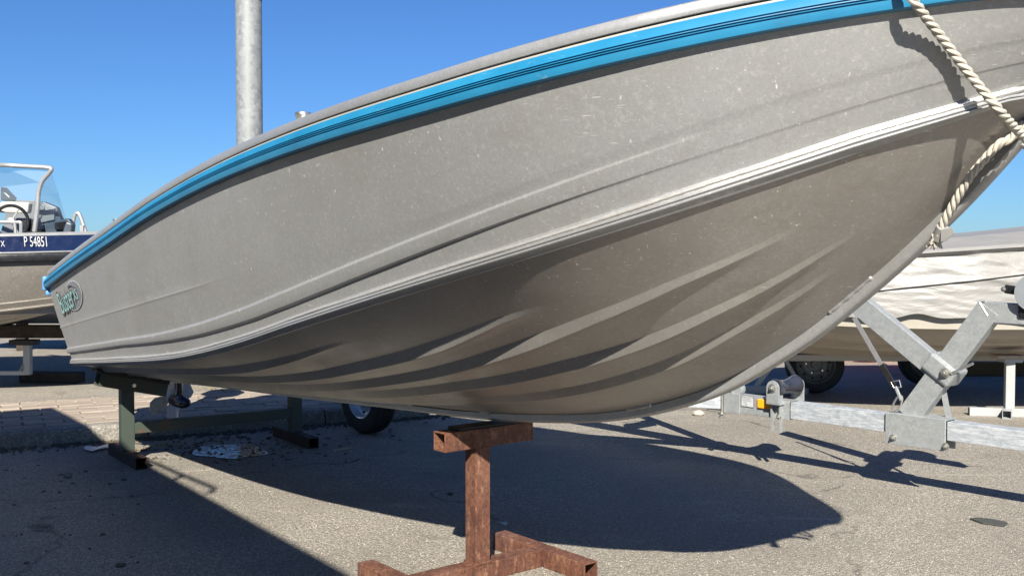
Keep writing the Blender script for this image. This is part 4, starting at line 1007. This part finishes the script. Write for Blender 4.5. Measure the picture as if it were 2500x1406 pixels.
# low orange hull and brown cover behind the trailer
oh = empty('orange_hull', (4.0, 9.2, 0), 0, 'orange-red hull with black patches, glimpsed low behind the pale stand', 'boat')
rg_ = []
for i in range(31):
    x = 2.7 + i * .13; tt_ = i / 30; b_ = .42 * math.sin(math.pi * min(max(tt_, .02), .98)) ** .5
    rg_.append([Vector((x, 9.7 - b_, .19)), Vector((x, 9.7 - b_, .10)), Vector((x, 9.7 - b_ * .9, .03)), Vector((x, 9.7, .01)), Vector((x, 9.7 + b_ * .9, .03)), Vector((x, 9.7 + b_, .19))])
MB().sweep(rg_).build('hull', M['orange_paint'], oh, True)
for x, w_ in ((3.25, .12), (3.72, .15), (4.3, .2)):
    ph = []
    for k in range(14):
        a = 2 * math.pi * k / 14; ph.append((x + math.cos(a) * w_, 9.7 - .425, .10 + math.sin(a) * .05))
    MB().add(ph, [tuple(range(14))]).build('black_patch', M['black_rubber'], oh)
bc = MB(); bc.box((5.2, 8.45, .057), (1.6, .14, .057)); tag(bc.build('brown_plank_stack', M['brown'], None, bevel=.01), 'low brown slab lying in shade in front of the orange hull', 'slab')

# ------------------------------------------------------------------ boat at the left with navy band
lb = empty('navy_banded_boat', (-3.6, 7.1, 0), 0, 'aluminium motorboat with navy blue band numbered P54851 and a curved windscreen, at the left edge', 'boat')
LA = R(9); LD = Vector((math.cos(LA), math.sin(LA), 0)); LN = Vector((-math.sin(LA), math.cos(LA), 0)); LC = Vector((-3.1, 7.05, 0))
def lp(a, b, z): return LC + LD * a + LN * b + Vector((0, 0, z))
def lbeam(a): return .82 * max(1 - (max(0, a + .5) / 1.95) ** 2.1, 0)
def lkeel(a): return .42 if a < -.9 else .42 + .18 * ((a + .9) / .9) ** 1.5
def lch(a): return .60 + .30 * (max(0, a + .7) / 2.1) ** 1.6
def lsh(a): return 1.125 + .03 * a
AS = [-3.2 + i * 4.64 / 70 for i in range(71)]
def lband(prof, name, mat, angle=30, sides=(-1, 1), closed=False):
    mb = MB()
    for s_ in sides:
        mb.sweep([[lp(a, s_ * y, z) for y, z in prof(a)] for a in AS], closed)
    return mb.build(name, mat, lb, True, angle=angle)
lband(lambda a: [(lbeam(a) - .10, lsh(a) + .0), (lbeam(a) - .01, lsh(a)), (lbeam(a), lsh(a) - .008), (lbeam(a), lsh(a) - .02)], 'gunwale', M['alu_bright'])
lband(lambda a: [(lbeam(a) - .002, lsh(a) - .02), (lbeam(a) + .004, lsh(a) - .115)], 'navy_band', M['navy'])
lband(lambda a: [(lbeam(a) + .002, lsh(a) - .115), (lbeam(a) + .018, lsh(a) - .118), (lbeam(a) + .018, lsh(a) - .124), (lbeam(a) + .004, lsh(a) - .126)], 'band_edge', M['alu_bright'])
lband(lambda a: [(lbeam(a) + .002, lsh(a) - .126), (lbeam(a) + .028, lsh(a) - .130), (lbeam(a) + .032, lsh(a) - .150), (lbeam(a) + .026, lsh(a) - .175), (lbeam(a) - .005, lsh(a) - .180)], 'rubbing_rail', M['black_plastic'])
lband(lambda a: [(lbeam(a) - .01, lsh(a) - .175), (lbeam(a) * .97, .80 + .1 * (lch(a) - .6)), (lbeam(a) * .935, lch(a) + .06), (lbeam(a) * .95, lch(a) + .052), (lbeam(a) * .93, lch(a) + .02), (lbeam(a) * .95, lch(a) + .008), (lbeam(a) * .93, lch(a))], 'side_plate', M['alu_old'], 25)
lband(lambda a: [(lbeam(a) * .93, lch(a))] + [x for k in range(3) for x in ((lbeam(a) * (.72 - .2 * k), lch(a) + (lkeel(a) - lch(a)) * (.24 + .22 * k)), (lbeam(a) * (.70 - .2 * k), lch(a) + (lkeel(a) - lch(a)) * (.24 + .22 * k) - .015), (lbeam(a) * (.67 - .2 * k), lch(a) + (lkeel(a) - lch(a)) * (.27 + .22 * k)))] + [(0, lkeel(a))], 'bottom_plate', M['alu_bottom'], 20)
lband(lambda a: [(max(lbeam(a) - .10, 0), lsh(a)), (max(lbeam(a) - .12, 0), .62)], 'inner_lining', M['alu_side'])
MB().sweep([[lp(a, -max(lbeam(a) - .12, 0), .66 + .1 * max(a, 0)), lp(a, max(lbeam(a) - .12, 0), .66 + .1 * max(a, 0))] for a in AS]).build('floor', M['alu_side'], lb)
# registration number on the near side band
def on_band(u, v):                                 # near side point for a pixel column
    best = min(np.linspace(-3.1, 1.3, 900), key=lambda a: abs(proj(lp(a, -lbeam(a), lsh(a) - .06))[0] - u)); return best
for tx, u0, u1, hgt in (('P 54851', 60, 116, .062), ('X', 2, 13, .035)):
    a0, a1 = on_band(u0, 590), on_band(u1, 590); vs, fs = text_mesh(tx, 1.0, 3, -.15); xa, xb, ya, yb = norm(vs)
    mb = MB(); mb.add([lp(a0 + (a1 - a0) * (v[0] - xa) / (xb - xa), -(lbeam(a0 + (a1 - a0) * (v[0] - xa) / (xb - xa)) + .008), lsh(0) - .085 + hgt * (v[1] - ya) / (yb - ya) - (.0 if hgt > .05 else .0)) for v in vs], fs); mb.build('lettering', M['paint_white'], lb)
# windscreen frame and panes
YF = 6.55
wf = smooth_path([at(-260, 398, YF + .5), at(-120, 400, YF + .2), at(0, 403, YF), at(60, 406, YF), at(112, 409, YF), at(125, 413, YF), at(118, 425, YF), at(103, 443, YF), at(94, 470, YF), at(91, 510, YF), at(84, 566, YF)], 6)
ws = MB().tube(wf, .0145, 10).build('windscreen_frame', M['alu_bright'], lb, True)
g1 = MB(); g1.add([at(-260, 400, YF + .5), at(0, 405, YF + .01), at(118, 414, YF + .01), at(98, 446, YF + .01), at(90, 490, YF + .01), at(-260, 486, YF + .5)], [(0, 1, 2, 3, 4, 5)]); g1.build('windscreen_pane', M['glass'], lb)
g2 = MB(); g2.add([at(124, 414, YF), at(101, 448, YF), at(94, 480, YF), at(88, 560, YF), at(164, 556, YF + .55), at(160, 530, YF + .5), at(142, 470, YF + .25)], [(0, 1, 2, 3, 4, 5, 6)]); g2.build('windscreen_pane', M['glass'], lb)
# console, wheel, seat back
def slab(pxs, Y, th, name, mat, bev=.006):
    a = [at(u, v, Y) for u, v in pxs]; b_ = [p + Vector((.1 * th, th, 0)) for p in a]; n_ = len(a); mb = MB()
    mb.add(a + b_, [tuple(range(n_)), tuple(range(2 * n_ - 1, n_ - 1, -1))] + [(i, (i + 1) % n_, n_ + (i + 1) % n_, n_ + i) for i in range(n_)]); return mb.build(name, mat, lb, bevel=bev)
slab([(84, 492), (106, 493), (138, 506), (148, 536), (165, 533), (176, 545), (174, 575), (84, 574)], 6.95, .05, 'console', M['console_blue'], .01)
slab([(92, 498), (104, 498), (132, 508), (132, 537), (108, 542), (92, 546)], 6.935, .012, 'instrument_panel', M['console_light'], .003)
for u, v, r_ in ((98, 508, .028), (95, 527, .017)):
    q = at(u, v, 6.925); MB().lathe([(r_, 0), (r_, .008), (r_ * .85, .01), (r_ * .8, .004), (0, .004)], q + Vector((0, .01, 0)), (0, -1, 0), 20).build('gauge', M['console_grey'], lb, True, angle=40)
slab([(132, 544), (158, 541), (158, 560), (134, 561)], 6.93, .02, 'storage_pocket', M['dark_hole'], .002)
slab([(160, 541), (175, 546), (172, 576), (150, 574)], 6.85, .06, 'console_wing', M['console_blue'], .01)
slab([(0, 492), (70, 494), (66, 521), (-8, 519)], 7.1, .06, 'seat_back', M['seat_white'], .012)
slab([(24, 488), (86, 490), (84, 570), (0, 570)], 7.3, .03, 'bulkhead', M['console_grey'], .004)
swc = at(27, 541, 6.75); sw = MB(); sw.tube([swc + Vector((math.cos(a) * .098, math.cos(a) * .03, math.sin(a) * .105)) for a in [2 * math.pi * i / 40 for i in range(40)]], .011, 10, closed=True)
so = sw.build('steering_wheel', M['black_plastic'], lb, True)
sp = MB()
for a in (R(60), R(180), R(300)): sp.beam(swc, swc + Vector((math.cos(a) * .095, math.cos(a) * .03, math.sin(a) * .1)), .014, .008)
sp.lathe([(0, -.015), (.026, -.01), (.028, .01), (0, .012)], swc, (0, 1, 0), 18); sp.build('spokes', M['alu_bright'], so)
slab([(50, 540), (80, 532), (84, 566), (58, 566)], 6.8, .1, 'throttle_box', M['black_plastic'], .008)
slab([(0, 455), (14, 470), (26, 482), (24, 490), (0, 490)], 6.8, .08, 'headrest', M['black_plastic'], .01)
rl = MB(); rl.tube(smooth_path([at(-40, 540, 6.5), at(30, 543, 6.5), at(48, 543, 6.5), at(51, 548, 6.5), at(51, 570, 6.5)], 5), .011, 8); rl.tube([at(36, 543, 6.5), at(38, 570, 6.5)], .010, 8); rl.build('grab_rail', M['alu_bright'], lb, True)
bl_ = MB(); bl_.tube(smooth_path([at(178, 578, 7.2), at(179, 545, 7.2), at(182, 528, 7.2), at(188, 521, 7.2), at(194, 524, 7.2), at(202, 545, 7.2), at(208, 563, 7.2), at(214, 590, 7.2)], 5), .013, 10); bl_.box(at(201, 568, 7.18), (.012, .012, .05)); bl_.build('bow_rail', M['alu_bright'], lb, True)
# its trestle
lt = empty('long_beam_trestle', tuple(gz(68, 915, KZ)), 0, 'dark cross beam on a grey post, under the navy banded boat at the left edge', 'trestle')
bt = 6.95
MB().beam(at(-300, 808, bt - .1), at(260, 809, bt + .1), .12, .085).build('cross_beam', M['oldwood'], lt, bevel=.006)
MB().beam(at(-200, 796, bt - .12), at(260, 796, bt + .1), .03, .012).build('top_rail', M['palewood'], lt, bevel=.002)
MB().beam(at(68, 914, bt), at(68, 832, bt), .045, .045, up=(1, 0, 0), hollow=.003).build('post', M['galv'], lt, bevel=.003)
MB().box(at(60, 835, bt), (.085, .05, .018)).build('head_plate', M['black_rubber'], lt, bevel=.003)
MB().beam(at(-80, 910, bt), at(62, 910, bt), .04, .026).build('foot_bar', M['galv'], lt)
MB().beam(at(48, 906, bt - .05), at(62, 880, bt), .012, .012).build('brace', M['galv'], lt)
tb0 = gz(48, 934, KZ); tb1 = gz(190, 936, KZ)
blk = MB(); blk.beam(tb0 + Vector((0, .06, .036)), tb1 + Vector((0, .06, .036)), .12, .072)
tag(blk.build('timber_block', M['oldwood'], None, bevel=.008), 'old dark square timber block lying under the foot of the left trestle', 'timber')
# dark equipment behind, below the bow
db = empty('shaded_hull_behind', (-3.6, 9.2, 0), 0, 'dark hull in shade glimpsed behind the bow of the navy banded boat', 'boat')
r_ = []
for i in range(21):
    x = -5.2 + i * .18; b_ = .5 * math.sin(math.pi * (.06 + .88 * i / 20)) ** .6; r_.append([Vector((x, 9.6 - b_, .72)), Vector((x, 9.6 - b_ * .9, .45)), Vector((x, 9.6, .34)), Vector((x, 9.6 + b_ * .9, .45)), Vector((x, 9.6 + b_, .72))])
MB().sweep(r_).build('hull', M['black_plastic'], db, True)
for x in (-4.6, -2.6): MB().beam((x, 9.6, KZ), (x, 9.6, .37), .08, .08, up=(1, 0, 0)).build('prop_post', M['oldwood'], db)

# ------------------------------------------------------------------ neighbouring big boat, left of and behind the camera, which shades the lower left
nb_ = empty('neighbouring_cruiser', (-2.6, -.2, 0), 0, 'tall white cruiser on stands just left of the photographer, shading the near asphalt', 'boat')
zq = 2.3; G1 = gz(152, 1020); G2 = gz(860, 1400); K = 1.4 * zq
E1 = Vector((G1.x - .05 * zq, G1.y - K, zq)); E2 = Vector((G2.x - .05 * zq - .01, G2.y - K, zq)); ED = (E2 - E1); ED.z = 0; ED.normalize(); EW = Vector((ED.y, -ED.x, 0))
if EW.x > 0: EW = -EW
L_ = 6.4; rgs = []
for i in range(41):
    s_ = L_ * i / 40; k = max(0, (s_ - 3.6) / (L_ - 3.6)); b_ = 1.1 * (1 - k ** 2.2); st_ = 1.0
    c_ = E1 + ED * s_ + EW * 1.1
    def P_(y, z): return c_ - EW * y + Vector((0, 0, z - zq))
    rgs.append([P_(b_ , 2.3), P_(b_ * 1.0 - .015, 2.27), P_(b_ * .985, 2.2), P_(b_ * .93, 1.6), P_(b_ * .86, 1.15 + .3 * k), P_(b_ * .5, .85 + .35 * k), P_(0, .62 + .6 * k * k), P_(-b_ * .5, .85 + .35 * k), P_(-b_ * .86, 1.15 + .3 * k), P_(-b_ * .93, 1.6), P_(-b_, 2.3)])
hb = MB().sweep(rgs, True, True); hb.build('hull', M['gelcoat_cream'], nb_, True, angle=30)
rb = []
def rp_(u, v, h): g_ = gz(u, v); return Vector((g_.x - .05 * h, g_.y - 1.4 * h, h))
rb = smooth_path([rp_(352, 1150, 2.27), rp_(350, 1128, 2.32), rp_(362, 1124, 2.33), rp_(440, 1157, 2.33), rp_(514, 1187, 2.33), rp_(520, 1195, 2.32), rp_(512, 1204, 2.28)], 6)
MB().tube(rb, .013, 10).build('hand_rail', M['alu_bright'], nb_, True)
MB().tube([rp_(432, 1170, 2.26), rp_(440, 1157, 2.33)], .010, 8).build('hand_rail_post', M['alu_bright'], nb_, True)
for s_ in (1.0, 4.2):
    c_ = E1 + ED * s_ + EW * 1.1
    for y in (-.6, .6): MB().beam(Vector((c_.x, c_.y, 0)) + EW * y, Vector((c_.x, c_.y, .86)) + EW * y * .8, .09, .09, up=ED).build('prop_post', M['rust'], nb_)

# ------------------------------------------------------------------ litter and stones
sp_ = MB(); c_ = gz(246, 1090); z0 = .012
def blade(pts_px, name_mb, zz):
    n_ = len(pts_px); a = [gz(u, v, zz) for u, v in pts_px]; b_ = [p - Vector((0, 0, .004)) for p in a]
    name_mb.add(a + b_, [tuple(range(n_)), tuple(range(2 * n_ - 1, n_ - 1, -1))] + [(i, (i + 1) % n_, n_ + (i + 1) % n_, n_ + i) for i in range(n_)])
blade([(205, 1091), (210, 1087), (222, 1088), (236, 1090), (250, 1087), (262, 1084), (274, 1082), (285, 1086), (284, 1090), (272, 1092), (258, 1091), (246, 1093), (236, 1096), (228, 1099), (214, 1097), (206, 1094)], sp_, .014)
tag(sp_.build('plastic_scrap', M['spoon_white'], None, bevel=.0015), 'bone-shaped scrap of white plastic lying by the kerb left of the green trestle', 'litter')
def rock(u, v, r_, mat, label, flat=.6, cat='stone', name='stone', seed=1):
    c_ = gz(u, v); mb = bmesh.new(); bmesh.ops.create_icosphere(mb, subdivisions=3, radius=1)
    for w_ in mb.verts:
        n_ = 1 + .28 * noise.noise(w_.co * 1.6 + Vector((seed * 7, 0, 0))) + .10 * noise.noise(w_.co * 4 + Vector((seed, 3, 0))); w_.co = Vector((w_.co.x * r_ * n_, w_.co.y * r_ * .75 * n_, w_.co.z * r_ * flat * n_))
    me = bpy.data.meshes.new(name); mb.to_mesh(me); mb.free(); o = bpy.data.objects.new(name, me); col.objects.link(o); me.materials.append(mat)
    o.location = (c_.x, c_.y, r_ * flat * .8); me.polygons.foreach_set('use_smooth', [True] * len(me.polygons)); return tag(o, label, cat)
rock(1705, 1014, .034, M['stone_pale'], 'pale cream stone lying on the asphalt below the trailer tongue', .55)
rock(166, 1166, .020, M['stone_grey'], 'dark grey pebble on the shaded asphalt at the lower left', .7, seed=3)
rock(295, 1382, .016, M['soil'], 'brown clod near the bottom edge, inside the big left shadow', .4, 'clod', 'clod', 5)
rock(1099, 1207, .012, M['soil'], 'small dark clod in the boat shadow, left of the rusty post', .5, 'clod', 'clod', 6)
sl = MB(); blade([(2368, 1264), (2385, 1262), (2420, 1265), (2455, 1272), (2461, 1276), (2452, 1282), (2430, 1279), (2400, 1275), (2384, 1270)], sl, .007)
tag(sl.build('slate_fragment', M['slate'], None), 'thin dark grey splinter of sheet lying on sunlit asphalt at the lower right', 'scrap')
st_ = MB(); a_, b_ = gz(812, 1102), gz(858, 1094); st_.beam(a_ + Vector((0, 0, .006)), b_ + Vector((0, 0, .006)), .012, .01)
tag(st_.build('wood_sliver', M['palewood'], None), 'short sliver of wood in the shadow beside the right foot of the green trestle', 'wood')
pg = MB(); c_ = gz(1228, 1275)
blade([(1219, 1272), (1226, 1274), (1236, 1272), (1240, 1276), (1233, 1280), (1224, 1277)], pg, .004)
tag(pg.build('paper_scrap', M['paint_white'], None), 'tiny pale flake of litter in the shade right of the rusty post', 'litter')
